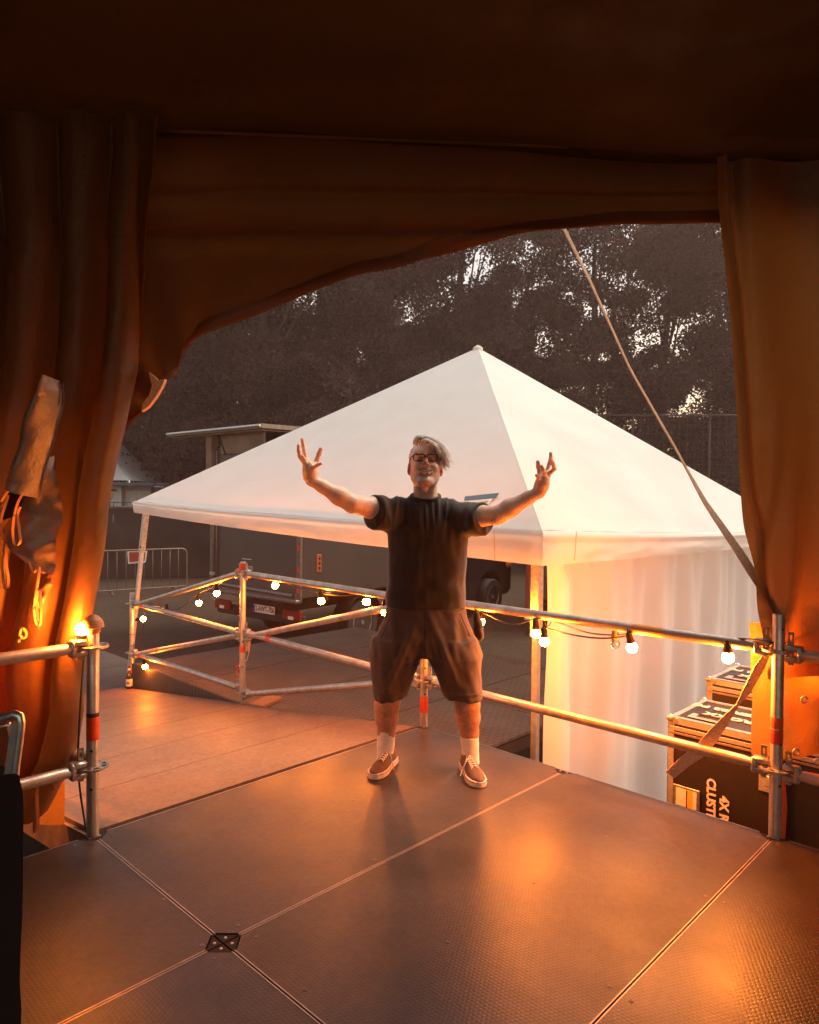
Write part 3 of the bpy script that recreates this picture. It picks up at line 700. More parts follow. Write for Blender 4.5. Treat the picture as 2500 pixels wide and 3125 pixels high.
# ================================================================== FLIGHT CASES
def flight_case(name, label, u0, u1, v0, v1, z0, z1, textside=True):
    o = empty(name, label, 'flight case', G((u0+u1)/2, (v0+v1)/2, z0), 'flight cases behind the stage edge')
    lu, lv, lz = u1-u0, v1-v0, z1-z0; c = G((u0+u1)/2, (v0+v1)/2, (z0+z1)/2)
    Rz = Matrix.Rotation(math.atan2(GB.y, GB.x), 4, 'Z')   # local x along B, local y along A
    MB().box(c, (lv-.012, lu-.012, lz-.012), Rz).build('body', M['case'], o)
    def L(x, y, z): return c+(Rz @ Vector((x, y, z)))
    hx, hy, hz = lv/2, lu/2, lz/2; e = .032; t = .004
    for sx in (-1, 1):
        for sy in (-1, 1):
            MB().box(L(sx*(hx-e/2), sy*(hy-t/2), 0), (e, t, lz-.05), Rz).box(L(sx*(hx-t/2), sy*(hy-e/2), 0), (t, e, lz-.05), Rz).build('edge_rail', M['casealu'], o)
    for sz in (-1, 1):
        for sy in (-1, 1):
            MB().box(L(0, sy*(hy-t/2), sz*(hz-e/2)), (lv-.05, t, e), Rz).box(L(0, sy*(hy-e/2), sz*(hz-t/2)), (lv-.05, e, t), Rz).build('edge_rail', M['casealu'], o)
        for sx in (-1, 1):
            MB().box(L(sx*(hx-t/2), 0, sz*(hz-e/2)), (t, lu-.05, e), Rz).box(L(sx*(hx-e/2), 0, sz*(hz-t/2)), (e, lu-.05, t), Rz).build('edge_rail', M['casealu'], o)
    # lid split: second rail under the top on the front
    MB().box(L(0, -hy-.001, hz-.055), (lv-.02, .006, .022), Rz, .002).box(L(-hx-.001, 0, hz-.055), (.006, lu-.02, .022), Rz, .002).build('lid_profile', M['casealu'], o)
    MB().box(L(0, -hy-.0015, hz-.078), (lv-.02, .004, .012), Rz, .001).build('lid_profile', M['trim'], o)
    for sx in (-1, 1):
        for sy in (-1, 1):
            for sz in (-1, 1):
                mb = MB().sphere(L(sx*(hx-.008), sy*(hy-.008), sz*(hz-.008)), .020, 14, 10)
                mb.box(L(sx*(hx-.034), sy*(hy+.001), sz*(hz-.014)), (.04, .004, .03), Rz, .002).box(L(sx*(hx-.014), sy*(hy+.001), sz*(hz-.034)), (.03, .004, .04), Rz, .002)
                mb.box(L(sx*(hx+.001), sy*(hy-.030), sz*(hz-.014)), (.004, .035, .03), Rz, .002)
                mb.build('ball_corner', M['steel'], o, True)
    # top handles: recessed dish with a dark slot
    for xx in (-hx+.17, -hx+.62):
        for yy in (-.58*hy,):
            h = MB().box(L(xx, yy, hz+.002), (.19, .075, .006), Rz, .003).build('handle_dish', M['casealu'], o)
            MB().box(L(xx, yy, hz+.0055), (.115, .03, .004), Rz, .0015).build('slot', M['ink'], h)
            MB().box(L(xx, yy+.012, hz+.010), (.11, .010, .008), Rz, .003).build('grip', M['case'], h)
    # butterfly latch on the front
    for xx in (-hx+.50,):
        MB().box(L(xx, -hy-.005, hz-.20), (.10, .006, .11), Rz, .003).box(L(xx, -hy-.010, hz-.20), (.05, .006, .05), Rz, .003).build('latch', M['casealu'], o)
    for xx in (-hx+.15, hx-.15):
        for yy in (-hy+.1, hy-.1):
            MB().lathe([(.045, -.012), (.05, -.01), (.05, .01), (.045, .012)], L(xx, yy, -hz-.05), 16, Matrix.Rotation(math.pi/2, 3, 'X')).build('castor', M['rubber'], o, True)
    # lettering on lid (reads from the far side) and on the front (turned)
    Xd = Rz.to_3x3() @ Vector((1, 0, 0)); Yd = Rz.to_3x3() @ Vector((0, 1, 0))
    def row(s_, x, y, size): text_obj('lettering', s_, size, M['paintw'], o, frame4(L(x, y, hz+.0005), -Xd, -Yd), .0012, 'CENTER', 1.3, .0022)
    row('4X ROXX', -hx+.30, -.035, .066); row('CLUSTER B2 FC', -hx+.27, .085, .060)
    if textside:
        def rowf(s_, x, z): text_obj('lettering', s_, .060, M['paintw'], o, frame4(L(x, -hy-.0005, z), (0, 0, -1), Xd), .0012, 'LEFT', 1.0, .0022)
        rowf('CLUSTER B2 FC', -hx+.225, hz-.265); rowf('4X ROXX', -hx+.289, hz-.335)
        h = MB().box(L(-hx+.105, -hy-.004, hz-.40), (.135, .006, .115), Rz, .003).build('label_holder', M['steel'], o)
        MB().box(L(-hx+.105, -hy-.008, hz-.40), (.105, .002, .088), Rz).build('card', M['platewhite'], h)
        MB().box(L(-hx+.125, -hy-.0095, hz-.40), (.026, .001, .088), Rz).build('card_stripe', M['yellow'], h)
        MB().box(L(-hx+.108, -hy-.0095, hz-.40), (.006, .001, .088), Rz).build('card_stripe', M['ink'], h)
    return o
flight_case('flight_case', 'nearer dark flight case with white stencil lettering at the right stage edge', .40, .86, 1.36, 2.66, GROUND+.09, .276)
flight_case('flight_case', 'farther dark flight case standing higher against the white side sheet', 1.02, 1.5, 1.317, 2.65, GROUND+.09, .36, False)

# ================================================================== STAGE CANOPY
YF = 3.16
edge_d = [(120, 930), (200, 910), (248, 885), (258, 897), (268, 903), (285, 882), (300, 868), (330, 843), (350, 808), (374, 785), (379, 765), (383, 745), (395, 728), (420, 712), (500, 680), (600, 640), (655, 618), (700, 600), (760, 578), (830, 565), (900, 543), (1000, 520), (1100, 497), (1200, 483), (1280, 470), (1320, 466), (1400, 467), (1512, 470), (1600, 475), (1800, 480)]
eX = []; eZ = []
for x, y in edge_d:
    p = dd(x, y, YF); eX.append(p.x); eZ.append(p.z)
def ztop(x): return 2.960 - .031*x
CN = empty('stage_canopy', 'dark brown canopy over the stage with a sagging front flap', 'canopy', (0, 1, 3.2))
XS_ = sorted(set([lerp(-2.7, 2.7, i/150) for i in range(151)]+eX))
def flapfn(i, v, lo=0.0, lift=0.0):
    x = XS_[i]; zb = pw(eX, eZ, x); zt = ztop(x); z = lerp(zt, zb, v)
    yy = YF
    yy += .05*math.sin((z*5.2+x*.35))*(1-v*.4) + .05*noise.noise(Vector((x*.9, z*1.6, 0)))
    # drag folds falling towards the gathered left corner
    gx, gz = -1.02, 1.75
    a = math.atan2(z-gz, x-gx); rr = math.hypot(x-gx, z-gz)
    yy += .035*math.sin(a*9)*math.exp(-rr*1.1)
    yy = min(yy, YF+.08) if x < 1.2 else yy
    yy -= .045*math.exp(-((z-2.55-.02*x)/.045)**2) + .03*math.exp(-((z-2.74)/.03)**2)*(1 if x > -1.3 else 0)
    yy += .012*math.sin(x*6+z*3)*v
    return Vector((x, yy-lift, z))
nV = 46; n_ = len(XS_)
vs = [flapfn(i, j/nV)+(ZUP*.12 if j == 0 else ZUP*0) for j in range(nV+1) for i in range(n_)]
fs = [(j*n_+i, j*n_+i+1, (j+1)*n_+i+1, (j+1)*n_+i) for j in range(nV) for i in range(n_-1)]
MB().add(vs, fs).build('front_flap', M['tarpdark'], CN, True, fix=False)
vs = []; fs = []
for i in range(n_):
    x = XS_[i]; zt = ztop(x); zb = pw(eX, eZ, x); hb = .062 if x > -.95 else .03
    for k in range(4): vs.append(flapfn(i, 1-(hb*(k/3))/(zt-zb), lift=.006+.004*math.sin(k*1.2)))
for i in range(n_-1):
    for k in range(3): fs.append((i*4+k, (i+1)*4+k, (i+1)*4+k+1, i*4+k+1))
hemo = MB().add(vs, fs).build('hem', M['hem'], CN, True, fix=False)
MB().poly([dd(x, y, 3.04) for x, y in ((313, 783), (322, 790), (332, 800), (347, 798), (340, 815), (326, 838), (312, 856), (298, 866), (300, 850), (314, 832), (320, 812))], (0, .03, 0)).build('folded_corner', M['strap'], CN)  # lit fold of the tarp, its brightness put into a pale material
def ceilfn(u, v):
    x = lerp(-3.4, 3.4, u); Y = lerp(YF+.10, -3.0, v)
    z = ztop(x)+.30*max(0,YF-Y)*.62 - .006 + .02*noise.noise(Vector((x*1.2, Y*1.2, 5)))
    z += .028*math.sin(Y*7+.5*x)*math.exp(-v*1.5)
    if x > 0.5: z += .03*math.sin((x*.9+Y*1.6)*11)*min(1, (x-.5)*1.2)*math.exp(-((Y-2.0)/.6)**2)
    return (x, Y, z)
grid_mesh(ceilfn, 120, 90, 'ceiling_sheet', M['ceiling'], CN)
MB().tube([Vector((x, YF-.02, ztop(x)+.004)) for x in [lerp(-2.8, 2.8, k/30) for k in range(31)]], .007, 8).build('seam_cord', M['tarp'], CN, True)
for sx in (-1, 1):
    def side(u, v, sx=sx):
        Y = lerp(3.1, -2.9, u); x = sx*(2.75+.05*math.sin(Y*8)+.04*noise.noise(Vector((Y, v*3, sx))))
        zt = ztop(x)+.19*(YF-Y); return (x, Y, lerp(zt, -.1, v))
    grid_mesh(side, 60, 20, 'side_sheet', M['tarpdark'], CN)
    MB().tube([Vector((sx*2.6, 3.0, GROUND)), Vector((sx*2.6, 3.0, 2.8))], .05, 16).build('pole', M['pipe'], CN, True)

# ------------------------------------------------------------------ left curtain
LCp = [(245, 322), (420, 303), (560, 291), (700, 277), (800, 263), (890, 246), (960, 229), (1040, 216), (1130, 206), (1200, 196), (1260, 186), (1310, 176), (1365, 166), (1430, 160), (1500, 161), (1560, 151), (1610, 138), (1680, 100), (1740, 70)]
YC = 2.96
lz = [dd(150, y, YC).z for y, x in LCp][::-1]; lx = [dd(x, y, YC).x for y, x in LCp][::-1]
LC = empty('tent_curtain', 'heavy brown curtain gathered in long folds at the left of the opening', 'curtain', (-1.5, 3.0, 0), 'tarpaulin curtains framing the opening')
def lcf(u, v):
    zt, zbm = ztop(-1.5)+.0, lerp(.015, .14, min(1, abs(u-.05)*3))
    z = lerp(zt, zbm, v); xr = pw(lz, lx, z); wdt = lerp(1.75, 1.05, v**.8)
    uu = u**1.15; x = xr-uu*wdt
    ph = u*6.2+.35*math.sin(v*2.2+u*3)-.25
    fold = abs(math.sin(math.pi*ph))**.75
    yy = YC+.11-.15*fold*(1-.35*(1-v)**2) + .03*noise.noise(Vector((x*2, z*1.5, 2)))
    yy += .06*math.sin(u*2.2)
    yy += .006*noise.noise(Vector((u*30, z*2.2, 7)))+.003*abs(noise.noise(Vector((u*22+z*2, z*7, 3))))
    x += .02*math.sin(math.pi*2*ph)*v+.012*noise.noise(Vector((u*9, z*3, 4)))
    return (x, yy, z)
grid_mesh(lcf, 260, 140, 'cloth', M['tarp'], LC)
# outer cover behind, lit through by the bulbs
def lcov(u, v):
    x = lerp(-1.50, -2.7, u); z = lerp(1.3, -.05, v); return (x, 3.12+.04*math.sin(x*9+z*2)+.03*noise.noise(Vector((x*3, z*3, 0))), z)
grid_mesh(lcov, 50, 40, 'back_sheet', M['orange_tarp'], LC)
# turned-up flap pieces hanging in front
def cpx(x, y, Y): return at(x*.41754, 1100+y*.41754, Y)
def patch(name, left, right, Y, bulge, par, mat, nu=28, nv=50, wr=.012, seed=0):
    def fn(u, v):
        a = left; b = right
        la = [pw([p[2] for p in a], [p[k] for p in a], v) for k in (0, 1)]; lb_ = [pw([p[2] for p in b], [p[k] for p in b], v) for k in (0, 1)]
        p = cpx(lerp(la[0], lb_[0], u), lerp(la[1], lb_[1], u), Y)
        dy = bulge*math.sin(math.pi*min(1, u*1.05))+wr*noise.noise(Vector((u*2+v*2+seed, v*3, 0)))*2.2+wr*.25*noise.noise(Vector((u*5+v*9+seed, v*9, 0)))
        return at_shift(p, -dy)
    return grid_mesh(fn, nu, nv, name, mat, par)
def at_shift(p, dy): return Vector((p.x, p.y+dy, p.z))
TF = empty('tied_flap', 'glossy brown tarpaulin flap folded up and tied, with hanging strap loops, at the left edge', 'tied flap', cpx(250, 900, 2.72))
patch('folded_sheet', [(370, 120, 0), (300, 260, .15), (190, 420, .3), (140, 620, .55), (65, 915, 1)], [(440, 150, 0), (464, 220, .15), (455, 380, .3), (385, 660, .6), (292, 1010, 1)], 2.74, .10, TF, M['flaptarp'], seed=1)
patch('folded_sheet', [(300, 800, 0), (150, 1060, .3), (60, 1140, .5), (3, 1240, .75), (20, 1310, 1)], [(412, 690, 0), (452, 1000, .35), (440, 1180, .55), (405, 1450, .85), (384, 1575, 1)], 2.80, .05, TF, M['flaptarp'], wr=.02, seed=4)
patch('inner_fold', [(80, 915, 0), (60, 1000, .5), (10, 1170, 1)], [(290, 1000, 0), (240, 1050, .5), (130, 1110, 1)], 2.78, -.03, TF, M['tarpdark'], 10, 10)
patch('torn_edge', [(300, 1510, 0), (250, 1700, .5), (238, 1810, 1)], [(384, 1570, 0), (378, 1650, .5), (300, 1810, 1)], 2.82, .03, TF, M['hem'], 10, 12)
MB().tube([cpx(x, y, 2.735-.0) for x, y in ((300, 300), (360, 250), (430, 160), (455, 165), (462, 240), (460, 330))], .004, 6).build('rolled_edge', M['tarp'], TF, True)
def loopstrap(pts, Y, w=.011):
    P = [cpx(x, y, Y-.010*math.sin(i*1.3)) for i, (x, y) in enumerate(pts)]; Q = []
    for i in range(len(P)-1):
        p0, p1, p2, p3 = P[max(i-1, 0)], P[i], P[i+1], P[min(i+2, len(P)-1)]
        for k in range(6):
            t = k/6; Q.append(.5*((2*p1)+(p2-p0)*t+(2*p0-5*p1+4*p2-p3)*t*t+(3*p1-p0-3*p2+p3)*t**3))
    Q.append(P[-1]); MB().ribbon(Q, (.45, .9, 0), w, .0022).build('strap_loop', M['loop'], TF, True)
loopstrap([(172, 960), (130, 1040), (105, 1130), (92, 1240), (100, 1330), (125, 1352), (148, 1320), (140, 1230), (128, 1130), (150, 1070)], 2.70)
loopstrap([(80, 930), (40, 980), (10, 1040), (25, 1055), (60, 985), (20, 1110), (0, 1190)], 2.70)
loopstrap([(38, 1325), (25, 1450), (24, 1600), (35, 1662), (58, 1660), (62, 1600), (45, 1480), (48, 1340)], 2.75)
loopstrap([(212, 1450), (222, 1500), (242, 1542), (264, 1530), (235, 1480), (225, 1462)], 2.76, .010)
loopstrap([(292, 1510), (280, 1600), (255, 1760), (250, 1840), (268, 1935), (292, 1935), (300, 1850), (292, 1690), (275, 1690), (268, 1800), (278, 1900)], 2.76)
loopstrap([(140, 2060), (148, 1990), (165, 1960), (190, 1985), (188, 2020), (165, 2030), (150, 2010)], 2.86, .010)
q_ = lambda x, y, Y: at(x*.3247, 2000+y*.3247, Y)
for pts in ([(350, 1240), (335, 1400), (322, 1600), (325, 1662), (345, 1662), (358, 1600), (352, 1450), (345, 1300)], [(495, 1190), (510, 1260), (528, 1262), (520, 1200)]):
    MB().ribbon([q_(x, y, 2.80) for x, y in pts], (.75, .65, 0), .012, .003).build('strap_loop', M['loop'], LC)

# ------------------------------------------------------------------ right curtain
RC = empty('tent_curtain', 'tall smooth brown curtain hanging at the right of the opening', 'curtain', (1.8, 3.1, 0), 'tarpaulin curtains framing the opening')
RCp = [(338, 1503), (420, 1507), (470, 1511), (560, 1521), (640, 1530), (760, 1540), (880, 1550), (1040, 1559), (1110, 1563), (1170, 1571), (1250, 1584), (1310, 1595), (1360, 1601), (1430, 1604), (1560, 1608), (1660, 1611)]
YR = 3.06
rz2 = [dd(1600, y, YR).z for y, x in RCp][::-1]; rx = [dd(x, y, YR).x for y, x in RCp][::-1]
def rcf(u, v):
    zt = dd(1560, 340, YR).z-.006*u; z = lerp(zt, .64, v); xl = pw(rz2, rx, z); x = xl+u*1.5
    h = min(1, u*9)
    yy = YR-.02+.07*(1-math.cos(u*40 if u < .039 else 40*.039))*0
    yy -= .045*math.exp(-((u-.020)/.016)**2)*(1-.4*v) - .03*math.exp(-((u-.045)/.02)**2)*(1-v)
    yy -= .07*math.exp(-((x-1.62-.10*(z-1.2))/.07)**2)*math.exp(-((z-.9)/.75)**2) + .06*math.exp(-((x-1.50-.16*(z-1.3))/.05)**2)*math.exp(-((z-1.2)/.5)**2)
    yy += .05*noise.noise(Vector((x*1.6, z*.8, 8)))+.02*math.sin(x*14+z*1.4)*h
    return (x, yy, z)
grid_mesh(rcf, 160, 90, 'cloth', M['tarp'], RC)
def rco(u, v):   # lower translucent skirt lit by the bulbs behind it
    z = lerp(.86, lerp(.255, .30, u), v); xl = pw(rz2, rx, z)+.0; x = xl+u*1.1
    return (x, 3.14+.03*math.sin(x*17+z*3)+.03*noise.noise(Vector((x*5, z*5, 0))), z)
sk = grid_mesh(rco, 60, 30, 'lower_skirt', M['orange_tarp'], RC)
for sx_, sy_ in ((2455, 2135), (2430, 2295), (2495, 2325)):
    c = at(sx_, sy_, 3.09); MB().tube([c+Vector((.013*math.cos(a), 0, .014*math.sin(a))) for a in [2*math.pi*k/16 for k in range(16)]], .004, 8, closed=True).build('eyelet', M['steel'], sk, True)
MB().ribbon([at(2393, 2380, 3.0), at(2392, 2470, 3.0), at(2388, 2560, 2.98)], (1, 0, 0), [.012, .03, .022], .003).build('corner_tail', M['orange_tarp'], RC)
# dark sheet closing the side beyond the right post
def rds(u, v): x = lerp(1.72, 3.2, u); return (x, 3.26+.05*math.sin(x*11), lerp(.6, -1.0, v))
grid_mesh(rds, 30, 10, 'side_sheet', M['tarpdark'], RC)

# ------------------------------------------------------------------ straps
def strap_path(px, Ys, ws, n=40):
    xs = np.linspace(0, 1, len(px)); P = []; W_ = []
    for k in range(n+1):
        t = k/n; x = np.interp(t, xs, [p[0] for p in px]); y = np.interp(t, xs, [p[1] for p in px]); P.append(at(x, y, np.interp(t, np.linspace(0, 1, len(Ys)), Ys))); W_.append(float(np.interp(t, np.linspace(0, 1, len(ws)), ws)))
    return P, W_
P_, W_ = strap_path([(1718, 690), (1800, 855), (1925, 1130), (2060, 1365), (2150, 1530), (2260, 1690), (2378, 1880)], [3.40, 3.0], [.020, .020, .018, .020, .016, .034, .040, .030])
tag(MB().ribbon(P_, [Vector((.9, .35+.5*math.sin(i*.11), .1)) for i in range(len(P_))], W_, .004).build('guy_strap', M['strap']), 'long pale orange webbing strap from the canopy flap down to the right post', 'strap')
P_, W_ = strap_path([(2345, 1990), (2316, 2040), (2282, 2105), (2252, 2150), (2216, 2195), (2180, 2240), (2140, 2290), (2090, 2325), (2045, 2365)], [2.98, 3.22], [.020, .046, .040, .014, .036, .050, .056, .052, .05])
tag(MB().ribbon(P_, [Vector((.78, .25*math.sin(i*.16), -.6)) for i in range(len(P_))], W_, .004).build('ratchet_strap', M['strap']), 'twisted grey-brown webbing strap hanging from the right post across the flight cases', 'strap')

# ------------------------------------------------------------------ dark padded case at the left edge
EC = empty('equipment_trunk', 'black covered trunk with a rounded chrome frame at the lower left edge', 'trunk', at(0, 2700, 1.75))
def e_(x, y, Y): return at(x, y, Y)
out_ = [(-260, 2372), (-40, 2372), (20, 2368), (60, 2366), (68, 2420), (74, 2480), (72, 2600), (70, 2700), (66, 2800), (62, 2900), (62, 3000), (66, 3080), (60, 3170), (56, 3330), (-260, 3330)]
Y0 = 1.78
vs = []
mb = MB().poly([e_(x+2*math.sin(y*.05), y, Y0) for x, y in out_], (-.40, .32, 0))
mb.build('cover', M['rubber'], EC)
fr = [(-180, 2215), (-40, 2200), (20, 2188), (45, 2180), (60, 2186), (64, 2205), (58, 2260), (48, 2330), (44, 2372)]
MB().tube([e_(x, y, 1.80) for x, y in fr], .011, 12).build('chrome_frame', M['alu'], EC, True)
MB().tube([e_(x, y, 1.86) for x, y in ((-180, 2236), (-10, 2222), (28, 2212), (36, 2230), (24, 2310), (14, 2372))], .008, 12).build('chrome_frame', M['alu'], EC, True)
MB().poly([e_(x, y, 1.84) for x, y in ((-180, 2240), (20, 2222), (28, 2250), (8, 2372), (-180, 2372))], (0, .02, 0)).build('panel', M['hem'], EC)
MB().poly([e_(x, y, 1.79) for x, y in ((32, 2208), (58, 2204), (50, 2300), (40, 2368), (12, 2368), (22, 2300))], (0, .015, 0)).build('side_plate', M['alu'], EC)

# ================================================================== CROWD BARRIER, FENCE
def barrier(p, q, zb, label, sign=False):
    o = empty('crowd_barrier', label, 'barrier', ((p.x+q.x)/2, (p.y+q.y)/2, GROUND), 'crowd barriers on the grass')
    d = (q-p); d.z = 0; L_ = d.length; d.normalize(); r = .019; z0 = GROUND+.12; z1 = GROUND+1.1
    def pt(s, z): v = p+d*s; return Vector((v.x, v.y, z))
    path = [pt(.0, z0), pt(.0, z1-.12), pt(.035, z1-.035), pt(.12, z1), pt(L_-.12, z1), pt(L_-.035, z1-.035), pt(L_, z1-.12), pt(L_, z0)]
    MB().tube(path, r, 10).build('frame', M['barrier'], o, True); MB().tube([pt(0, z0), pt(L_, z0)], r, 10).build('bottom_rail', M['barrier'], o, True)
    n = int(L_/.2)
    for k in range(1, n): MB().tube([pt(L_*k/n, z0), pt(L_*k/n, z1)], .008, 8).build('bar', M['barrier'], o, True)
    nrm = Vector((-d.y, d.x, 0))
    for s in (.3, L_-.3): MB().tube([pt(s, GROUND+.02)-nrm*.3, pt(s, z0-.02)-nrm*.05, pt(s, z0-.02)+nrm*.05, pt(s, GROUND+.02)+nrm*.3], .014, 8).build('foot', M['barrier'], o, True)
    if sign:
        s_ = (at(416, 1696, (p.y+q.y)/2)-p).dot(d); zc = GROUND+.93
        MB().poly([pt(s_-.24, zc+.14)-nrm*-.0, pt(s_+.24, zc+.14), pt(s_+.20, zc-.15), pt(s_-.22, zc-.17)], -nrm*.01 if nrm.y > 0 else nrm*.01).build('sign_border', M['platewhite'], o)
        k = -nrm*.014 if nrm.y > 0 else nrm*.014
        MB().poly([pt(s_-.20, zc+.12)+k, pt(s_+.20, zc+.12)+k, pt(s_+.17, zc-.11)+k, pt(s_-.19, zc-.13)+k], k*.3).build('sign_face', M['red'], o)
b1 = at(300, 1750, 17.2); b2 = at(570, 1750, 18.4)
bd = (b2-b1).normalized()
barrier(b1, b2, 0, 'steel crowd barrier with a red sign on the grass behind the tent leg', True)
barrier(b1-bd*2.5, b1-bd*.06, 0, 'steel crowd barrier partly hidden by the left curtain')
def fence(p, q, h, name, label, cat, mat_screen=None, mesh=0, post_r=.025, nposts=4, mt='barrier'):
    o = empty(name, label, cat, ((p.x+q.x)/2, (p.y+q.y)/2, GROUND))
    p = Vector((p.x, p.y, GROUND)); q = Vector((q.x, q.y, GROUND)); 
    for k in range(nposts+1): c = p.lerp(q, k/nposts); MB().tube([c, c+ZUP*(h+.02)], post_r, 10).build('post', M[mt], o, True)
    for z in (.15, h): MB().tube([p+ZUP*z, q+ZUP*z], post_r*.8, 8).build('rail', M[mt], o, True)
    if mat_screen:
        def fn(u, v): c = p.lerp(q, u); return (c.x, c.y-.05+.06*noise.noise(Vector((u*20, v*3, 0))), GROUND+lerp(h-.03, .02, v))
        grid_mesh(fn, 60, 8, 'screen', M[mat_screen], o)
    if mesh:
        mb = MB(); L_ = (q-p).length; d = (q-p)/L_
        for k in range(int(L_/mesh)): c = p+d*mesh*k; mb.box(c+ZUP*h/2, (.008, .008, h))
        for k in range(int(h/mesh)): c = p.lerp(q, .5)+ZUP*mesh*k; mb.box(c, (L_, .008, .008), Matrix.Rotation(math.atan2(d.y, d.x), 4, 'Z'))
        mb.build('wire_mesh', M[mt], o)
    return o
fence(at(100, 1600, 20), at(1000, 1600, 22.5), 2.12, 'screened_fence', 'tall fence covered in dark fabric behind the crowd barriers', 'fence', 'screen', .0, .03, 4)
fence(at(240, 1600, 26), at(560, 1600, 26), 2.2, 'temporary_fence', 'pale wire fence running in front of the white cabins', 'fence', None, .2, .02, 3)
fence(at(1700, 1300, 21), at(2900, 1300, 20), 4.95, 'ball_catch_fence', 'high wire mesh fence in front of the trees right of the tent roof', 'fence', None, .22, .03, 5, 'dark_wire')

# ================================================================== CABINS AND FAR TENT
pg = empty('pagoda_tent', 'white pagoda tent roof rising behind the left curtain beyond the cabins', 'tent', at(270, 1500, 33))
pc = at(285, 1470, 33); hw = 2.75; ze = pc.z+.02; za = ze+3.7
def pag(k):
    def fn(u, v):
        a = [(-1, -1), (1, -1), (1, 1), (-1, 1)]; p = a[k]; q = a[(k+1) % 4]
        x = lerp(p[0], q[0], u); y = lerp(p[1], q[1], u); s = (1-v)
        return (pc.x+x*hw*s, pc.y+y*hw*s, ze+(za-ze)*(.55*v+.45*v**3))
    return fn
for k in range(4): grid_mesh(pag(k), 16, 20, 'roof_panel', M['tentpvc'], pg)
for sx in (-1, 1):
    for sy in (-1, 1): MB().tube([Vector((pc.x+sx*hw, pc.y+sy*hw, GROUND)), Vector((pc.x+sx*hw, pc.y+sy*hw, ze))], .05, 8).build('leg', M['alu'], pg, True)
for k, (x0, x1, lab) in enumerate(((322, 372, 'white site cabin with a small notice, left one behind the fence'), (374, 462, 'white site cabin with two window frames behind the fence'), (464, 545, 'plain pale site cabin at the right end behind the fence'))):
    a = at(x0, 1482, 28+k*.3); b = at(x1, 1482, 28+k*.3); zt = a.z-(.06 if k == 2 else 0)
    o = empty('site_cabin', lab, 'cabin', ((a.x+b.x)/2, a.y+1.2, GROUND), 'white cabins beyond the fences')
    MB().box(((a.x+b.x)/2, a.y+1.2, (zt+GROUND)/2), (b.x-a.x, 2.4, zt-GROUND), None, .03).build('body', M['cabin'], o)
    for xx in (a.x+.04, b.x-.04): MB().box((xx, a.y-.01, (zt+GROUND)/2), (.07, .05, zt-GROUND-.02)).build('corner_post', M['white'], o)
    MB().box(((a.x+b.x)/2, a.y-.015, zt-.06), (b.x-a.x-.16, .05, .1)).build('top_rail', M['white'], o)
    if k == 1:
        for c_ in (.3, .7):
            xx = lerp(a.x, b.x, c_); MB().box((xx, a.y-.01, zt-.62), (.42, .04, .85), None, .01).build('window_frame', M['white'], o)
    if k == 0: MB().box((lerp(a.x, b.x, .45), a.y-.01, zt-.18), (.3, .03, .10)).build('notice', M['blue'], o)
a = at(300, 1477, 27.6); b = at(527, 1477, 27.6)
tag(MB().box(((a.x+b.x)/2, a.y, a.z), (b.x-a.x, .3, .14), Matrix.Rotation(.0, 4, 'Z'), .02).box(((a.x+b.x)/2, a.y+.6, a.z+.075), (b.x-a.x-.05, 1.0, .01)).build('roof_beam', M['blue']), 'long blue-grey beam lying across the tops of the white cabins', 'beam')
bc = at(333, 1516, 24.5)
bo = empty('warning_beacon', 'orange flashing beacon on a dark stalk above the screened fence', 'beacon', bc)
MB().lathe([(.07, -.12), (.075, -.06), (.13, -.05), (.14, -.02), (.13, .09), (.10, .12), (.02, .125)], bc, 16).build('amber_lens', M['amber'], bo, True)
MB().tube([bc-ZUP*.12, Vector((bc.x, bc.y, GROUND))], .04, 8).build('stalk', M['dark'], bo, True)

# ================================================================== TRUCK
tf = Vector((.62, .78, 0)).normalized(); ta = Vector((-tf.y, tf.x, 0)); R0 = Vector((-1.62, 10.7, GROUND)); TW = 2.236
TK = empty('box_truck', 'dark grey box truck seen from behind with number plate 2-AWT-706, parked beyond the ramp', 'truck', R0)
def tp(s, w_, z): return R0+tf*s+ta*w_+ZUP*z        # s forward, w_ to the left, z above ground
RT4 = Matrix.Rotation(math.atan2(tf.y, tf.x), 4, 'Z')
def tbox(s, w_, z, size, bev=.0): return MB().box(tp(s, w_, z), size, RT4, bev)
zb_, zt_ = .90, 3.33
tbox(2.2, TW/2, (zb_+zt_)/2, (4.4, TW, zt_-zb_), .03).build('cargo_box', M['trucks'], TK)
rd = tbox(-.012, TW/2, (zb_+zt_)/2, (.02, TW-.16, zt_-zb_-.12), .006).build('rear_door', M['truck'], TK)
for w_ in (.04, TW-.04): tbox(-.012, w_, (zb_+zt_)/2, (.05, .085, zt_-zb_)).build('corner_post', M['trucktrim'], TK)
tbox(-.012, TW/2, zb_+.04, (.055, TW-.18, .09), .01).build('sill', M['trucktrim'], TK)
tbox(-.05, TW/2, zb_-.02, (.14, TW, .06), .015).build('tail_step', M['trucktrim'], TK)
for k in range(14): tbox(-.041, .035, zb_+.15+k*.16, (.006, .045, .08)).build('reflective_strip', M['redtape'] if k % 2 == 0 else M['trucktrim'], TK)
for w_ in (TW-.12, TW-.2): MB().tube([tp(-.05, w_, zb_+.1), tp(-.05, w_, zt_-.1)], .014, 8).build('lock_rod', M['steel'], rd, True)
for z in (zb_+.25, zb_+1.1, zt_-.7):
    tbox(-.05, TW-.09, z, (.04, .14, .06), .01).build('hinge', M['steel'], rd)
tbox(-.042, TW-.33, 3.33-.58, (.01, .18, .06)).build('marker', M['red'], TK)
MB().tube([tp(-.06, .12, zb_+.06), tp(-.06, TW*.93, zb_+.10)], .035, 10).build('tail_bar', M['trucktrim'], TK, True)
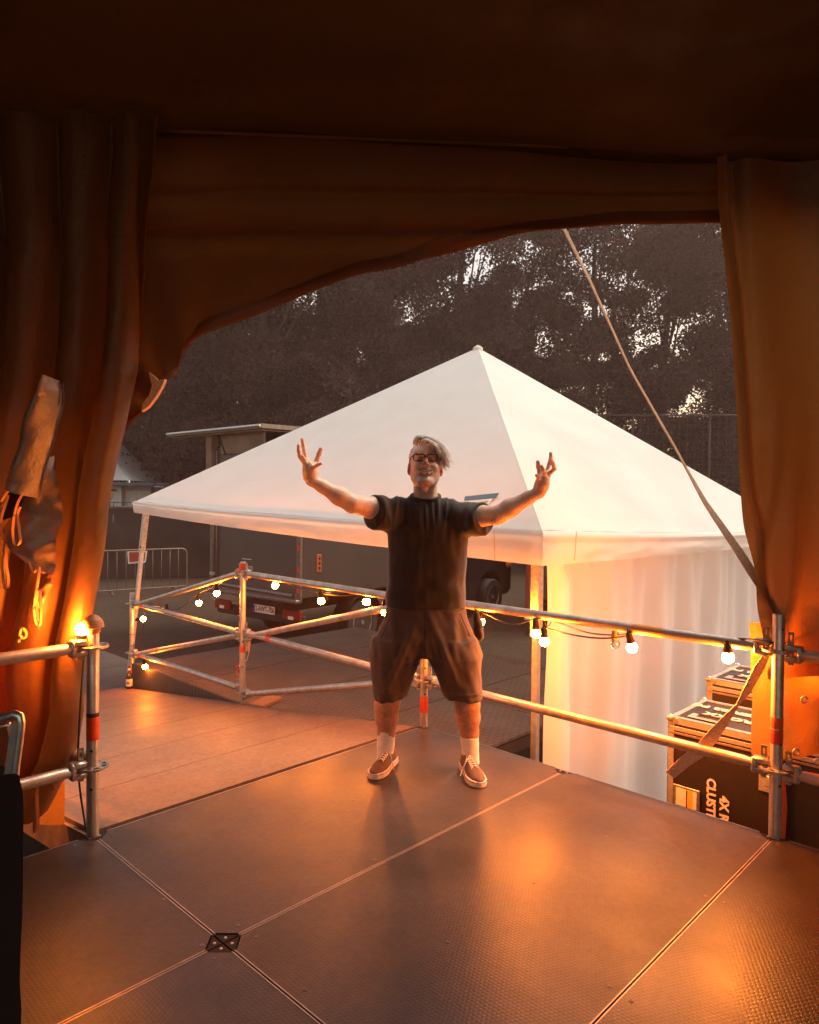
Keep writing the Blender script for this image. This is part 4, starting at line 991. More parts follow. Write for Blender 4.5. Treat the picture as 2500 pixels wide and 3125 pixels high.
# logo text
def ttext(s_, w_, z, size, mat, par, nm='lettering', xs=1): text_obj(nm, s_, size, mat, par, frame4(tp(-.024, w_, z), -ta, ZUP), .001, 'CENTER', xs)
ttext('veko', TW-.96*1.0+.0, zb_+.42, .16, M['paintw'], rd); tbox(-.0235, TW-.96, zb_+.55, (.002, .24, .012)).build('logo_line', M['paintw'], rd); ttext('0476 32 11', TW-.96, zb_+.28, .05, M['paintw'], rd)
# chassis, bumper and lights
tbox(2.6, TW/2, .72, (5.0, 1.0, .2), .02).build('chassis', M['dark'], TK)
tbox(.12, TW/2, .56, (.10, TW-.1, .16), .02).build('bumper', M['dark'], TK)
for w_ in (.26, TW-.26):
    L_ = tbox(.05, w_, .64, (.06, .40, .15), .01).build('tail_light', M['lamp'], TK)
    tbox(.016, w_, .60, (.004, .12, .05)).build('reverse_lens', M['platewhite'], L_)
pl = tbox(.05, TW/2-.19, .66, (.012, .52, .125), .003).build('number_plate', M['platewhite'], TK)
tbox(.0425, TW/2+.05, .66, (.002, .05, .115)).build('plate_band', M['eublue'], pl)
text_obj('lettering', '2-AWT-706', .125, M['redink'], pl, frame4(tp(.042, TW/2-.215, .66), -ta, ZUP), .001, 'CENTER', .74, .003)
def wheel(par, s, w_, r, out):
    c = tp(s, w_, r); Rw = (ta*out).to_track_quat('Z', 'Y').to_matrix()
    wl = MB().lathe([(r*.55, -.11), (r*.94, -.12), (r, -.09), (r, .09), (r*.95, .12), (r*.66, .125), (r*.60, .10)], c, 32, Rw).build('wheel', M['tyre'], par, True)
    MB().lathe([(r*.59, .03), (r*.62, .112), (r*.57, .118), (r*.52, .06), (r*.42, .03), (r*.30, .04), (r*.25, .09), (r*.10, .10), (r*.09, .115), (.002, .115)], c, 28, Rw).build('rim', M['rim'], wl, True)
    mb = MB()
    for k in range(10):
        a = 2*math.pi*k/10; p = c+Rw @ Vector((r*.36*math.cos(a), r*.36*math.sin(a), .037)); mb.lathe([(r*.042, 0), (r*.04, .004), (.001, .004)], p, 8, Rw)
    mb.build('rim_hole', M['ink'], wl)
    return wl
for s in (1.41, 5.53):
    for w_, out in ((.14, -1), (TW-.14, 1)): wheel(TK, s, w_, .38, out)
for s in (1.41,):
    mb = MB(); pts = []
    for k in range(13):
        a = math.pi*k/12; pts.append((s+.46*math.cos(a), .42+.44*math.sin(a)))
    mb.ribbon([tp(x, .13, z) for x, z in pts], ta, .30, .012).build('mudguard', M['rubber'], TK)
tbox(3.2, .05, .55, (1.4, .04, .10), .01).build('side_guard', M['trucktrim'], TK); tbox(3.2, .05, .80, (1.4, .04, .10), .01).build('side_guard', M['trucktrim'], TK)
for s, mt in ((.55, 'amber'), (2.6, 'amber')): tbox(s, -.006, zb_+.05, (.12, .02, .05), .005).build('side_marker', M[mt], TK)
lb_ = tbox(.354, -.004, 1.44, (.11, .012, .28), .01).build('hazard_label', M['rustlabel'], TK)
for k in range(3): MB().lathe([(.022, 0), (.02, .004), (.001, .004)], tp(.354, -.012, 1.365+k*.075), 12, Matrix.Rotation(math.pi/2, 3, 'X')).build('dot', M['ink'], lb_)
# cab: extruded side profile
cabp = [(4.45, .45), (4.45, 2.25), (4.75, 2.42), (5.1, 2.38), (5.55, 1.62), (6.15, 1.36), (6.38, 1.18), (6.45, .9), (6.45, .45), (6.30, .36), (6.02, .36), (5.98, .55), (5.86, .76), (5.66, .88), (5.40, .88), (5.20, .76), (5.08, .55), (5.04, .36), (4.6, .36)]
cb_ = MB().poly([tp(s, .12, z) for s, z in cabp], ta*(TW-.24)).build('cab', M['carblack'], TK)
bv = cb_.modifiers.new('soft', 'BEVEL'); bv.width = .05; bv.segments = 3
MB().poly([tp(s, .112, z) for s, z in ((4.62, 1.5), (4.62, 2.12), (4.95, 2.18), (5.42, 1.5))], ta*.012).build('side_window', M['window'], TK)
MB().poly([tp(5.16, .25, 2.28), tp(5.56, .25, 1.66), tp(5.56, TW-.25, 1.66), tp(5.16, TW-.25, 2.28)], tf*.02).build('windscreen', M['window'], TK)
MB().sphere(tp(6.30, .20, 1.02), .14, 16, 10, (1, 1, .7)).build('headlight', M['amber'], TK, True)
text_obj('lettering', '+32 (0)3 475 10 31', .13, M['trucktrim'], TK, frame4(tp(4.95, .116, 1.36), tf, ZUP), .001, 'CENTER', 1)
# lifted roof flap with lit timber panel and props
fl = MB().poly([tp(-.25, -.25+.9, 3.52), tp(-.25, TW+.95, 3.50), tp(2.4, TW+.95, 3.56), tp(2.4, .65, 3.58)], (0, 0, .07)).build('roof_flap', M['trucktrim'], TK)
MB().poly([tp(-.20, .72, 3.49), tp(-.20, TW+.90, 3.47), tp(2.35, TW+.9, 3.53), tp(2.35, .72, 3.55)], (0, 0, .02)).build('flap_lining', M['panel'], fl)
MB().tube([tp(-.27, .66, 3.56), tp(-.27, TW+.94, 3.54)], .022, 10).build('flap_edge', M['alu'], fl, True)
tbox(-.05, TW-.06, 3.0, (.14, .16, 1.02), .01).build('flap_post', M['panel'], TK); tbox(-.03, TW-.85, 3.34, (.05, 1.1, .36), .01).build('inner_panel', M['panel'], TK)
MB().tube([tp(-.1, TW+.05, 3.0), tp(-.1, TW+.6, 3.5)], .012, 8).build('prop', M['dark'], TK, True); MB().tube([tp(-.1, TW-.5, 3.15), tp(-.1, TW-.3, 3.5)], .012, 8).build('prop', M['dark'], TK, True)

# rear of another vehicle with yellow plate, partly hidden by the side wall
VN = empty('parked_van', 'grey van with a yellow number plate mostly hidden behind the white side sheet', 'van', at(1760, 1900, 14))
va = at(1622, 1800, 13.4); vd = Vector((.97, -.22, 0)).normalized(); vf = Vector((.22, .97, 0))
def vp(s, w_, z): return Vector((va.x, va.y, GROUND))+vd*w_+vf*s+ZUP*z
RV = Matrix.Rotation(math.atan2(vd.y, vd.x), 4, 'Z')
MB().box(vp(1.6, 1.0, 1.35), (2.0, 3.2, 1.7), RV, .08).build('body', M['cabin'] if 0 else M['truck'], VN)
MB().box(vp(-.03, 1.0, .40), (1.95, .1, .22), RV, .03).build('bumper', M['dark'], VN)
MB().box(vp(-.012, .28, .98), (.5, .03, .012), RV).build('trim_line', M['dark'], VN)
pl = MB().box(vp(-.085, .62, .42), (.52, .012, .115), RV, .003).build('number_plate', M['yellow'], VN)
text_obj('lettering', '170 F 5', .12, M['ink'], pl, frame4(vp(-.093, .62, .42), vd, ZUP), .001, 'CENTER', .95, .002)
for s in (.5, 2.6):
    for w_ in (.08, 1.92): MB().lathe([(.2, -.1), (.33, -.09), (.34, 0), (.33, .09), (.2, .1)], vp(s, w_, .34), 20, vd.to_track_quat('Z', 'Y').to_matrix()).build('wheel', M['tyre'], VN, True)
mp = at(1610, 1840, 12.8)
mo = empty('marker_post', 'slim red marker post with a white foot beside the right tent leg', 'marker post', (mp.x, mp.y, GROUND))
MB().box((mp.x, mp.y, -.10), (.07, .04, 1.1), None, .008).build('shaft', M['red'], mo); MB().box((mp.x, mp.y, -.72), (.10, .06, .14), None, .01).build('collar', M['platewhite'], mo); MB().box((mp.x, mp.y, -.93), (.05, .03, .29)).build('stake', M['dark'], mo)

# ================================================================== TREES
def quads_mesh(name, C, size, rng, flat=.0):
    n = len(C); a = rng.normal(size=(n, 3)); a /= np.linalg.norm(a, axis=1)[:, None]; b = rng.normal(size=(n, 3)); b -= a*(a*b).sum(1)[:, None]; b /= np.linalg.norm(b, axis=1)[:, None]
    s = size*rng.uniform(.6, 1.35, n)[:, None]
    V = np.stack([C-a*s*.5, C+b*s*.32, C+a*s*.5, C-b*s*.32], 1).reshape(-1, 3)
    me = bpy.data.meshes.new(name); me.vertices.add(4*n); me.vertices.foreach_set('co', V.ravel().astype(np.float32)); me.loops.add(4*n); me.loops.foreach_set('vertex_index', np.arange(4*n, dtype=np.int32))
    me.polygons.add(n); me.polygons.foreach_set('loop_start', np.arange(0, 4*n, 4, dtype=np.int32)); me.update(calc_edges=True); return me
def make_tree(kind, seed, H, Rr, nclump, nleaf, lsize, low=.15):
    rng = np.random.default_rng(seed); rd_ = random.Random(seed)
    root = bpy.data.objects.new('broadleaf_tree', None); COL.objects.link(root)
    mb = MB(); tr = [Vector((0, 0, -.2))]
    for k in range(1, 7): tr.append(Vector((rd_.uniform(-.12, .12)*k*.5, rd_.uniform(-.12, .12)*k*.5, H*.86*k/6)))
    mb.tube(tr, [.26*(1-k/6.6)*H/14+.03 for k in range(7)], 9)
    cl = []
    for k in range(nclump):
        hz = low+(1-low)*rd_.random()**.9; hh = hz*H; prof = math.sin(min(1, (1-hz)/.8+.12)*math.pi*.55)**.8*(.55+.45*min(1, (hz-low)*4+.3))
        r = Rr*prof*(.35+.65*rd_.random()**.5); th = rd_.uniform(0, 2*math.pi); c = np.array([r*math.cos(th), r*math.sin(th), hh]); cl.append(c)
        if k % 3 == 0:
            t = min(.95, hz*.82); base = tr[0].lerp(tr[-1], t*.9); e = Vector(c); mid = base.lerp(e, .5)+Vector((0, 0, -.15)); mb.tube([base, mid, e], [.055, .035, .012], 6)
    trunk = mb.build('trunk', M['bark'], root, True)
    C = []
    for c in cl:
        n = int(nleaf/nclump*rd_.uniform(.5, 1.5)); rad = rd_.uniform(.7, 1.35); p = rng.normal(size=(n, 3)); p /= np.linalg.norm(p, axis=1)[:, None]; p *= (rng.random(n)**.45)[:, None]*rad; p[:, 2] *= .62; C.append(c+p)
    nf = int(nleaf*.08); hz = low+(1-low)*rng.random(nf)**.9; pr = np.sin(np.minimum(1, (1-hz)/.8+.12)*math.pi*.55)**.8; rr_2 = Rr*1.05*pr*np.sqrt(rng.random(nf)); th = rng.uniform(0, 2*math.pi, nf)
    Cf = np.stack([rr_2*np.cos(th), rr_2*np.sin(th), hz*H], 1); Cf += .35*np.sin(Cf[:, [1, 2, 0]]*2.3+seed); C.append(Cf)
    me = quads_mesh('crown', np.concatenate(C), lsize, rng); cr = link('crown', me, M['leafa'] if kind % 2 == 0 else M['leafb'], root)
    return root
kinds = [make_tree(0, 11, 15.5, 3.3, 66, 64000, .135), make_tree(1, 12, 17, 3.0, 58, 56000, .14), make_tree(2, 13, 14, 3.6, 68, 66000, .135), make_tree(3, 14, 11, 2.9, 64, 54000, .13, .05)]
kl = ['broad pale leafy', 'tall narrow dark', 'wide rounded grey-leaved', 'lower bushy dark']
spots = []
for i, (px, Y, k, s, lab) in enumerate([
    (150, 40, 0, 1.2, 'behind the left curtain'), (420, 38, 2, 1.35, 'above the pagoda tent'), (620, 36, 3, 1.6, 'over the truck roof flap'), (800, 26, 0, 1.1, 'left of the tent peak with pale leaves'),
    (980, 29, 1, 1.0, 'left of the tent peak with bright sky gaps'), (1180, 31, 2, 1.1, 'just left of the tent peak'), (1400, 30, 1, 1.05, 'directly above the tent peak'), (1600, 32, 0, .98, 'between the tent peak and the strap'),
    (1800, 30, 1, .95, 'behind the strap with large sky gaps'), (2020, 31, 2, 1.05, 'right of the strap'), (2220, 29, 0, 1.0, 'beside the edge of the right curtain'), (2450, 28, 1, 1.1, 'hidden behind the right curtain'),
    (260, 41, 1, 1.2, 'in the second row at the far left'), (540, 39, 0, 1.3, 'in the second row above the flap corner'), (700, 36, 2, 1.2, 'in the second row left of centre'),
    (1450, 40, 2, .95, 'in the far row right of the tent peak'), (1120, 37, 0, 1.0, 'in the far row left of the tent peak'), (-150, 28, 2, 1.1, 'outermost left'), (2700, 30, 2, 1.1, 'outermost right'),
    (900, 23, 3, .62, 'undergrowth left of the tent roof'), (1250, 26, 3, .7, 'undergrowth hidden behind the tent peak'), (1700, 25, 3, .6, 'undergrowth right of the tent peak'), (2000, 24.5, 3, .62, 'undergrowth behind the high fence'), (2250, 24, 3, .66, 'undergrowth at the right curtain'), (770, 27, 3, .95, 'between the truck flap and the pale tree')]):
    p = at(px, 1500, Y); src = kinds[k]
    used = any(s_[0] == k for s_ in spots)
    o = src if not used else copy_tree(src)
    o.location = (p.x, p.y, GROUND); o.rotation_euler = (0, 0, i*2.1); o.scale = (s, s, s*(1 if i % 3 else 1.04))
    spots.append((k,)); tag(o, kl[k]+' tree '+lab, 'tree', 'trees of the wood behind the tent')

# ================================================================== PERSON
class SDF:
    def __init__(s, lo, hi, h):
        s.h = h; s.lo = np.array(lo, float); n = np.ceil((np.array(hi)-s.lo)/h).astype(int)+1; s.n = n
        s.D = np.full(tuple(n), 1.0, np.float32); s.ax = [s.lo[i]+h*np.arange(n[i]) for i in range(3)]
    def op(s, fn, lo, hi, k=.01, mode='add', pad=None):
        pad = (k+3*s.h) if pad is None else pad
        a = np.maximum(0, np.floor((np.array(lo)-pad-s.lo)/s.h).astype(int)); b = np.minimum(s.n, np.ceil((np.array(hi)+pad-s.lo)/s.h).astype(int)+1)
        if (b <= a).any(): return
        X = s.ax[0][a[0]:b[0]][:, None, None]; Y = s.ax[1][a[1]:b[1]][None, :, None]; Z = s.ax[2][a[2]:b[2]][None, None, :]
        d = fn(X, Y, Z).astype(np.float32); sl = s.D[a[0]:b[0], a[1]:b[1], a[2]:b[2]]
        if mode == 'add':
            h = np.maximum(k-np.abs(sl-d), 0)/k; r = np.minimum(sl, d)-h*h*k*.25
        else:
            d = -d; h = np.maximum(k-np.abs(sl-d), 0)/k; r = np.maximum(sl, d)+h*h*k*.25
        s.D[a[0]:b[0], a[1]:b[1], a[2]:b[2]] = r
    def cone(s, a, b, r0, r1, k=.01, mode='add', R=None, c=None):
        a = np.array(a, float); b = np.array(b, float)
        if R is not None: a = c+R @ a; b = c+R @ b
        m_ = max(r0, r1); ab = b-a; L2 = max(1e-12, ab @ ab)
        def fn(X, Y, Z):
            px, py, pz = X-a[0], Y-a[1], Z-a[2]; t = np.clip((px*ab[0]+py*ab[1]+pz*ab[2])/L2, 0, 1)
            return np.sqrt((px-ab[0]*t)**2+(py-ab[1]*t)**2+(pz-ab[2]*t)**2)-(r0+(r1-r0)*t)
        s.op(fn, np.minimum(a, b)-m_, np.maximum(a, b)+m_, k, mode)
    def chain(s, pts, rs, k=.01, **kw):
        for i in range(len(pts)-1): s.cone(pts[i], pts[i+1], rs[i], rs[i+1], k, **kw)
    def ell(s, c0, r, k=.01, mode='add', R=None, c=None, R2=None):
        c0 = np.array(c0, float); r = np.array(r, float); RR = np.eye(3)
        if R is not None: c0 = c+R @ c0; RR = R
        if R2 is not None: RR = RR @ R2
        IR = RR.T; mm = r.max()
        def fn(X, Y, Z):
            px, py, pz = X-c0[0], Y-c0[1], Z-c0[2]
            u = IR[0, 0]*px+IR[0, 1]*py+IR[0, 2]*pz; v = IR[1, 0]*px+IR[1, 1]*py+IR[1, 2]*pz; w_ = IR[2, 0]*px+IR[2, 1]*py+IR[2, 2]*pz
            k0 = np.sqrt((u/r[0])**2+(v/r[1])**2+(w_/r[2])**2); k1 = np.sqrt((u/r[0]**2)**2+(v/r[1]**2)**2+(w_/r[2]**2)**2)+1e-9
            return k0*(k0-1)/k1
        s.op(fn, c0-mm, c0+mm, k, mode)
    def loft(s, secs, k=.02, mode='add', p=2.0, zpad=.0):
        """secs: (z, cx, cy, rx, ry) sorted by z"""
        S = np.array(sorted(secs)); z0, z1 = S[0, 0], S[-1, 0]
        def fn(X, Y, Z):
            zz = np.clip(Z, z0, z1); g = [np.interp(zz.ravel(), S[:, 0], S[:, i]).reshape(zz.shape) for i in range(1, 5)]
            q = ((np.abs(X-g[0])/g[2])**p+(np.abs(Y-g[1])/g[3])**p)**(1/p)
            d = (q-1)*np.minimum(g[2], g[3]); dz = np.abs(Z-(z0+z1)/2)-(z1-z0)/2
            return np.where(dz > 0, np.sqrt(np.maximum(d, 0)**2+dz**2), np.maximum(d, dz))
        s.op(fn, (min(S[:, 1]-S[:, 3]), min(S[:, 2]-S[:, 4]), z0), (max(S[:, 1]+S[:, 3]), max(S[:, 2]+S[:, 4]), z1), k, mode)
    def clip(s, p, n, lo, hi, k=.008):
        """remove the side the normal points to, inside a box"""
        p = np.array(p, float); n = np.array(n, float); n /= np.linalg.norm(n)
        s.op(lambda X, Y, Z: -((X-p[0])*n[0]+(Y-p[1])*n[1]+(Z-p[2])*n[2]), lo, hi, k, 'sub', pad=0)
    def mesh(s, name, mat, parent, disp=None, tint=None):
        D = s.D; S = D < 0
        cs = [D[i:D.shape[0]-1+i, j:D.shape[1]-1+j, k:D.shape[2]-1+k] for i in (0, 1) for j in (0, 1) for k in (0, 1)]
        anyi = np.zeros(cs[0].shape, bool); alli = np.ones(cs[0].shape, bool)
        for i in (0, 1):
            for j in (0, 1):
                for k in (0, 1): q = S[i:D.shape[0]-1+i, j:D.shape[1]-1+j, k:D.shape[2]-1+k]; anyi |= q; alli &= q
        act = np.argwhere(anyi & ~alli); idm = np.full(anyi.shape, -1, np.int32); idm[tuple(act.T)] = np.arange(len(act))
        off = np.array([(i, j, k) for i in (0, 1) for j in (0, 1) for k in (0, 1)]); val = np.stack([c[tuple(act.T)] for c in cs], 1)
        P = np.zeros((len(act), 3)); N = np.zeros(len(act))
        for a in range(8):
            for b in range(a+1, 8):
                if abs(off[a]-off[b]).sum() != 1: continue
                va, vb = val[:, a], val[:, b]; mk = (va < 0) != (vb < 0); t = np.where(mk, va/(va-vb+1e-12), 0)[:, None]
                P += np.where(mk[:, None], off[a]+t*(off[b]-off[a]), 0); N += mk
        P = act+P/N[:, None]; P = s.lo+P*s.h; F = []
        for ax in range(3):
            o1, o2 = [(1, 2), (2, 0), (0, 1)][ax]; sl0 = [slice(None)]*3; sl1 = [slice(None)]*3; sl0[ax] = slice(0, -1); sl1[ax] = slice(1, None)
            A = S[tuple(sl0)]; B = S[tuple(sl1)]; e = np.argwhere(A != B); ok = (e[:, o1] > 0) & (e[:, o2] > 0) & (e[:, o1] < idm.shape[o1]) & (e[:, o2] < idm.shape[o2]); e = e[ok]
            def g(d1, d2): q = e.copy(); q[:, o1] += d1; q[:, o2] += d2; return idm[tuple(q.T)]
            Q = np.stack([g(-1, -1), g(0, -1), g(0, 0), g(-1, 0)], 1); ins = A[tuple(e.T)]
            Q[~ins] = Q[~ins][:, ::-1]; F.append(Q)
        F = np.concatenate(F)
        # one smoothing pass along the faces
        for _ in range(2):
            acc = np.zeros_like(P); cnt = np.zeros(len(P))
            for a, b in ((0, 1), (1, 2), (2, 3), (3, 0)):
                np.add.at(acc, F[:, a], P[F[:, b]]); np.add.at(cnt, F[:, a], 1); np.add.at(acc, F[:, b], P[F[:, a]]); np.add.at(cnt, F[:, b], 1)
            P = P*.5+.5*acc/np.maximum(cnt, 1)[:, None]
        if disp is not None:
            fn = np.cross(P[F[:, 2]]-P[F[:, 0]], P[F[:, 3]]-P[F[:, 1]]); nn = np.zeros_like(P)
            for a in range(4): np.add.at(nn, F[:, a], fn)
            nn /= np.linalg.norm(nn, axis=1)[:, None]+1e-12; P = P+nn*np.array([disp(p) for p in P])[:, None]
        inv = world(parent).inverted(); off_ = np.array(inv.translation); P2 = P+off_
        me = bpy.data.meshes.new(name); me.vertices.add(len(P2)); me.vertices.foreach_set('co', P2.ravel().astype(np.float32)); me.loops.add(4*len(F)); me.loops.foreach_set('vertex_index', F.ravel().astype(np.int32))
        me.polygons.add(len(F)); me.polygons.foreach_set('loop_start', np.arange(0, 4*len(F), 4, dtype=np.int32)); me.update(calc_edges=True); me.validate()
        if tint is not None:
            ca = me.color_attributes.new('tint', 'FLOAT_COLOR', 'POINT'); c = np.ones((len(P), 4), np.float32); c[:, :3] = tint(P); ca.data.foreach_set('color', c.ravel())
        return link(name, me, mat, parent, True)
YB = 3.63
def A3(px, py, Y=YB): v = at(px, py, Y); return np.array([v.x, v.y, v.z])
PER = empty('person', 'man in black t-shirt, brown shorts and glasses with both arms raised wide on the stage', 'person', (0.08, 3.6, 0))
PXM = YB/FOC
HC = A3(1298, 1424, 3.60); PHI = math.radians(17); ct, st = math.cos(-PHI), math.sin(-PHI)
HR = np.array([[1, 0, 0], [0, ct, -st], [0, st, ct]]); rl = math.radians(1.2); HR = np.array([[math.cos(rl), 0, math.sin(rl)], [0, 1, 0], [-math.sin(rl), 0, math.cos(rl)]]) @ HR
def HL(x, y, z): return HC+HR @ np.array([x, y, z])
def build_body():
    B = SDF((-.62, 3.20, .04), (.78, 3.86, 1.74), .0036); hk = dict(R=HR, c=HC)
    # head
    B.ell((0, .022, .042), (.081, .100, .094), .01, **hk); B.ell((0, -.018, -.038), (.070, .074, .076), .03, **hk)
    B.ell((0, -.075, -.103), (.026, .020, .018), .025, **hk)
    for s in (-1, 1):
        B.cone((s*.050, .002, -.060), (s*.022, -.060, -.104), .018, .016, .025, **hk)
        B.ell((s*.040, -.068, -.026), (.024, .022, .022), .016, **hk)
        B.cone((s*.012, -.086, .034), (s*.044, -.078, .034), .010, .009, .012, **hk)
        B.ell((s*.031, -.094, .010), (.015, .012, .010), .010, 'sub', **hk)
        B.ell((s*.031, -.078, .009), (.015, .012, .011), .004, **hk)
        B.cone((s*.020, -.096, -.026), (s*.040, -.084, -.052), .0035, .004, .008, 'sub', **hk)
        ca_, sa_ = math.cos(s*.45), math.sin(s*.45); RE = np.array([[ca_, -sa_, 0], [sa_, ca_, 0], [0, 0, 1]])
        B.cone((s*.066, .016, -.012), (s*.078, .018, -.010), .020, .012, .006, **hk); B.ell((s*.081, .018, -.012), (.0085, .019, .033), .006, R2=RE, **hk); B.ell((s*.089, .014, -.006), (.005, .010, .016), .004, 'sub', R2=RE, **hk)
        B.ell((s*.076, .008, -.038), (.010, .008, .010), .006, **hk)
    B.cone((0, -.090, .024), (0, -.110, -.018), .0085, .0125, .010, **hk)
    for s in (-1, 1): B.ell((s*.0135, -.097, -.022), (.0085, .010, .0075), .006, **hk)
    for s in (-1, 1): B.ell((s*.006, -.104, -.031), (.0035, .004, .003), .002, 'sub', **hk)
    B.ell((0, -.092, -.057), (.038, .022, .012), .005, 'sub', **hk)
    for q in ((-.034, -.082, -.046, -.012, -.0955, -.048), (-.012, -.0955, -.048, .012, -.0955, -.048), (.012, -.0955, -.048, .034, -.082, -.046)): B.cone(q[:3], q[3:], .0042, .0042, .005, **hk)
    for q in ((-.033, -.080, -.052, -.013, -.094, -.071), (-.013, -.094, -.071, .013, -.094, -.071), (.013, -.094, -.071, .033, -.080, -.052)): B.cone(q[:3], q[3:], .0045, .0055, .006, **hk)
    # neck
    nb = A3(1299, 1530, 3.66); B.cone(HL(0, .012, -.045), nb, .057, .064, .025)
    for s in (-1, 1): B.cone(HL(s*.045, -.005, -.06), A3(1299+s*14, 1525, 3.60), .008, .010, .018)
    B.ell(HL(0, -.036, -.135), (.012, .012, .016), .03)
    # torso hidden by clothes, built so that everything is one body
    zc = lambda y, Y=YB: A3(1300, y, Y)[2]
    B.loft([(zc(1905), .075, YB, .125, .095), (zc(1700), .08, YB, .145, .10), (zc(1600), .09, YB, .155, .105), (zc(1540), .09, YB+.02, .12, .08), (zc(1520), .09, YB+.02, .06, .055)], .03)
    B.loft([(zc(1985), .075, YB, .13, .09), (zc(1880), .075, YB, .15, .105)], .03)
    # arms
    for sh, el, wr in (((1213, 1566, 3.63), (1075, 1537, 3.44), (952, 1466, 3.37)), ((1395, 1578, 3.63), (1518, 1572, 3.43), (1644, 1502, 3.37))):
        S_, E_, W_2 = A3(*sh), A3(*el), A3(*wr); dr = W_2-E_
        B.cone(S_, S_+(E_-S_)*.55, .060, .055, .02); B.cone(S_+(E_-S_)*.55, E_, .055, .043, .02)
        B.cone(E_, E_+dr*.32, .043, .044, .02); B.cone(E_+dr*.32, E_+dr*.75, .044, .031, .02); B.cone(E_+dr*.75, W_2, .031, .0265, .015)
        B.ell(E_+np.array([0, .0, -.022]), (.022, .025, .018), .02)
    def hand(chains, palm, base, Y):
        for pts, rs in palm: B.chain([A3(base[0]+x*.17391, base[1]+y*.17391, Y+dy) for x, y, dy in pts], rs, .010)
        for pts, r in chains:
            P = [A3(base[0]+x*.17391, base[1]+y*.17391, Y+dy) for x, y, dy in pts]; n = len(P)
            B.chain(P, [r*(1-.22*i/(n-1)) for i in range(n)], .0035)
            for p in P[1:-1]: B.ell(p, (r*.99,)*3, .003)
    hand([([(455, 745, -.020), (505, 725, -.036), (565, 690, -.048), (635, 662, -.054)], .0100),
          ([(385, 680, -.012), (350, 640, -.036), (325, 580, -.056), (305, 528, -.066)], .0104),
          ([(310, 610, .006), (258, 530, -.002), (240, 440, -.006), (236, 340, -.008)], .0108),
          ([(385, 600, .020), (345, 480, .024), (318, 360, .022), (301, 235, .014)], .0108),
          ([(500, 700, .026), (560, 600, .036), (592, 500, .036), (628, 405, .026)], .0130)],
         [([(460, 950, 0), (440, 860, 0), (430, 760, -.006)], (.029, .033, .034)), ([(430, 770, -.012), (420, 690, -.014)], (.030, .024)), ([(440, 800, .012), (380, 640, .010)], (.031, .021)), ([(480, 820, .012), (500, 700, .022)], (.028, .022)), ([(400, 700, 0), (350, 610, .010)], (.020, .013))], (870, 1300), 3.37)
    hand([([(985, 850, -.022), (945, 800, -.040), (905, 748, -.050)], .0102),
          ([(1060, 800, -.018), (1045, 715, -.044), (1022, 650, -.056), (998, 590, -.060)], .0106),
          ([(1110, 740, .0), (1218, 640, -.006), (1196, 545, -.018), (1160, 470, -.030)], .0108),
          ([(1090, 690, .020), (1128, 560, .030), (1158, 450, .030), (1157, 362, .024)], .0106),
          ([(985, 780, .026), (958, 680, .036), (940, 600, .036), (930, 515, .028)], .0128)],
         [([(955, 1050, 0), (985, 960, 0), (1010, 880, -.006)], (.029, .033, .034)), ([(1010, 890, -.012), (1040, 820, -.014)], (.031, .024)), ([(1010, 900, .010), (1080, 740, .010)], (.031, .021)), ([(990, 920, .012), (990, 790, .022)], (.028, .022))], (1480, 1320), 3.37)
    # legs
    B.chain([A3(1226, 1960), A3(1195, 2090, 3.62), A3(1181, 2150, 3.63), A3(1180, 2190, 3.65), A3(1179, 2235, 3.665), A3(1176, 2300, 3.68)], [.070, .062, .062, .058, .045, .036], .02)
    B.chain([A3(1374, 1960), A3(1412, 2090, 3.58), A3(1426, 2150, 3.59), A3(1429, 2190, 3.61), A3(1433, 2235, 3.625), A3(1438, 2310, 3.64)], [.070, .063, .0625, .059, .045, .036], .02)
    B.ell(A3(1176, 2330, 3.66), (.03, .06, .03), .02); B.ell(A3(1440, 2340, 3.60), (.03, .06, .03), .02)
    def tint(P):
        base = np.array([.76, .45, .33]); C = np.tile(base, (len(P), 1)); L = (P-HC) @ HR
        hd = (np.linalg.norm(L, axis=1) < .18)
        nzv = np.array([noise.noise(Vector(p*90)) for p in P*1.0]) if len(P) < 400000 else np.zeros(len(P))
        C *= (1+.06*nzv)[:, None]
        st_ = np.clip((-.030-L[:, 2])/.02, 0, 1)*np.clip((-.0-L[:, 1])/.02, 0, 1)*np.clip((L[:, 2]+.135)/.02, 0, 1)*hd
        st_ *= (1-.7*np.exp(-((np.abs(L[:, 0])-.038)/.012)**2)*(L[:, 2] > -.045))
        C = C*(1-(.50*st_*(.75+.5*nzv)).clip(0, 1))[:, None]+np.array([.34, .27, .235])*(.50*st_*(.75+.5*nzv)).clip(0, 1)[:, None]
        lip = hd & (np.abs(L[:, 0]) < .036) & (L[:, 1] < -.078) & (((L[:, 2] > -.053) & (L[:, 2] < -.0435)) | ((L[:, 2] > -.078) & (L[:, 2] < -.064)))
        C[lip] = (.40, .155, .115)
        lg = P[:, 2] < .60; C[lg] *= np.array([.62, .50, .42])*(.9+.25*nzv[lg])[:, None]  # lower legs darkened: shade of the unlit calves put into the skin tint
        ear = hd & (np.abs(L[:, 0]) > .074) & (L[:, 2] < .03); C[ear] = (.55, .20, .12)
        nose = hd & (L[:, 1] < -.10) & (L[:, 2] > -.035) & (np.abs(L[:, 0]) < .02); C[nose] = (.52, .23, .15)
        eye = hd & (L[:, 1] < -.06) & (np.abs(np.abs(L[:, 0])-.031) < .02) & (np.abs(L[:, 2]-.008) < .014); C[eye] *= .72
        hc = (L[:, 2] > .055) & (L[:, 1] > -.05) & hd; C[hc] = (.32, .24, .19)
        return C
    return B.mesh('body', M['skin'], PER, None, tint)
body = build_body()

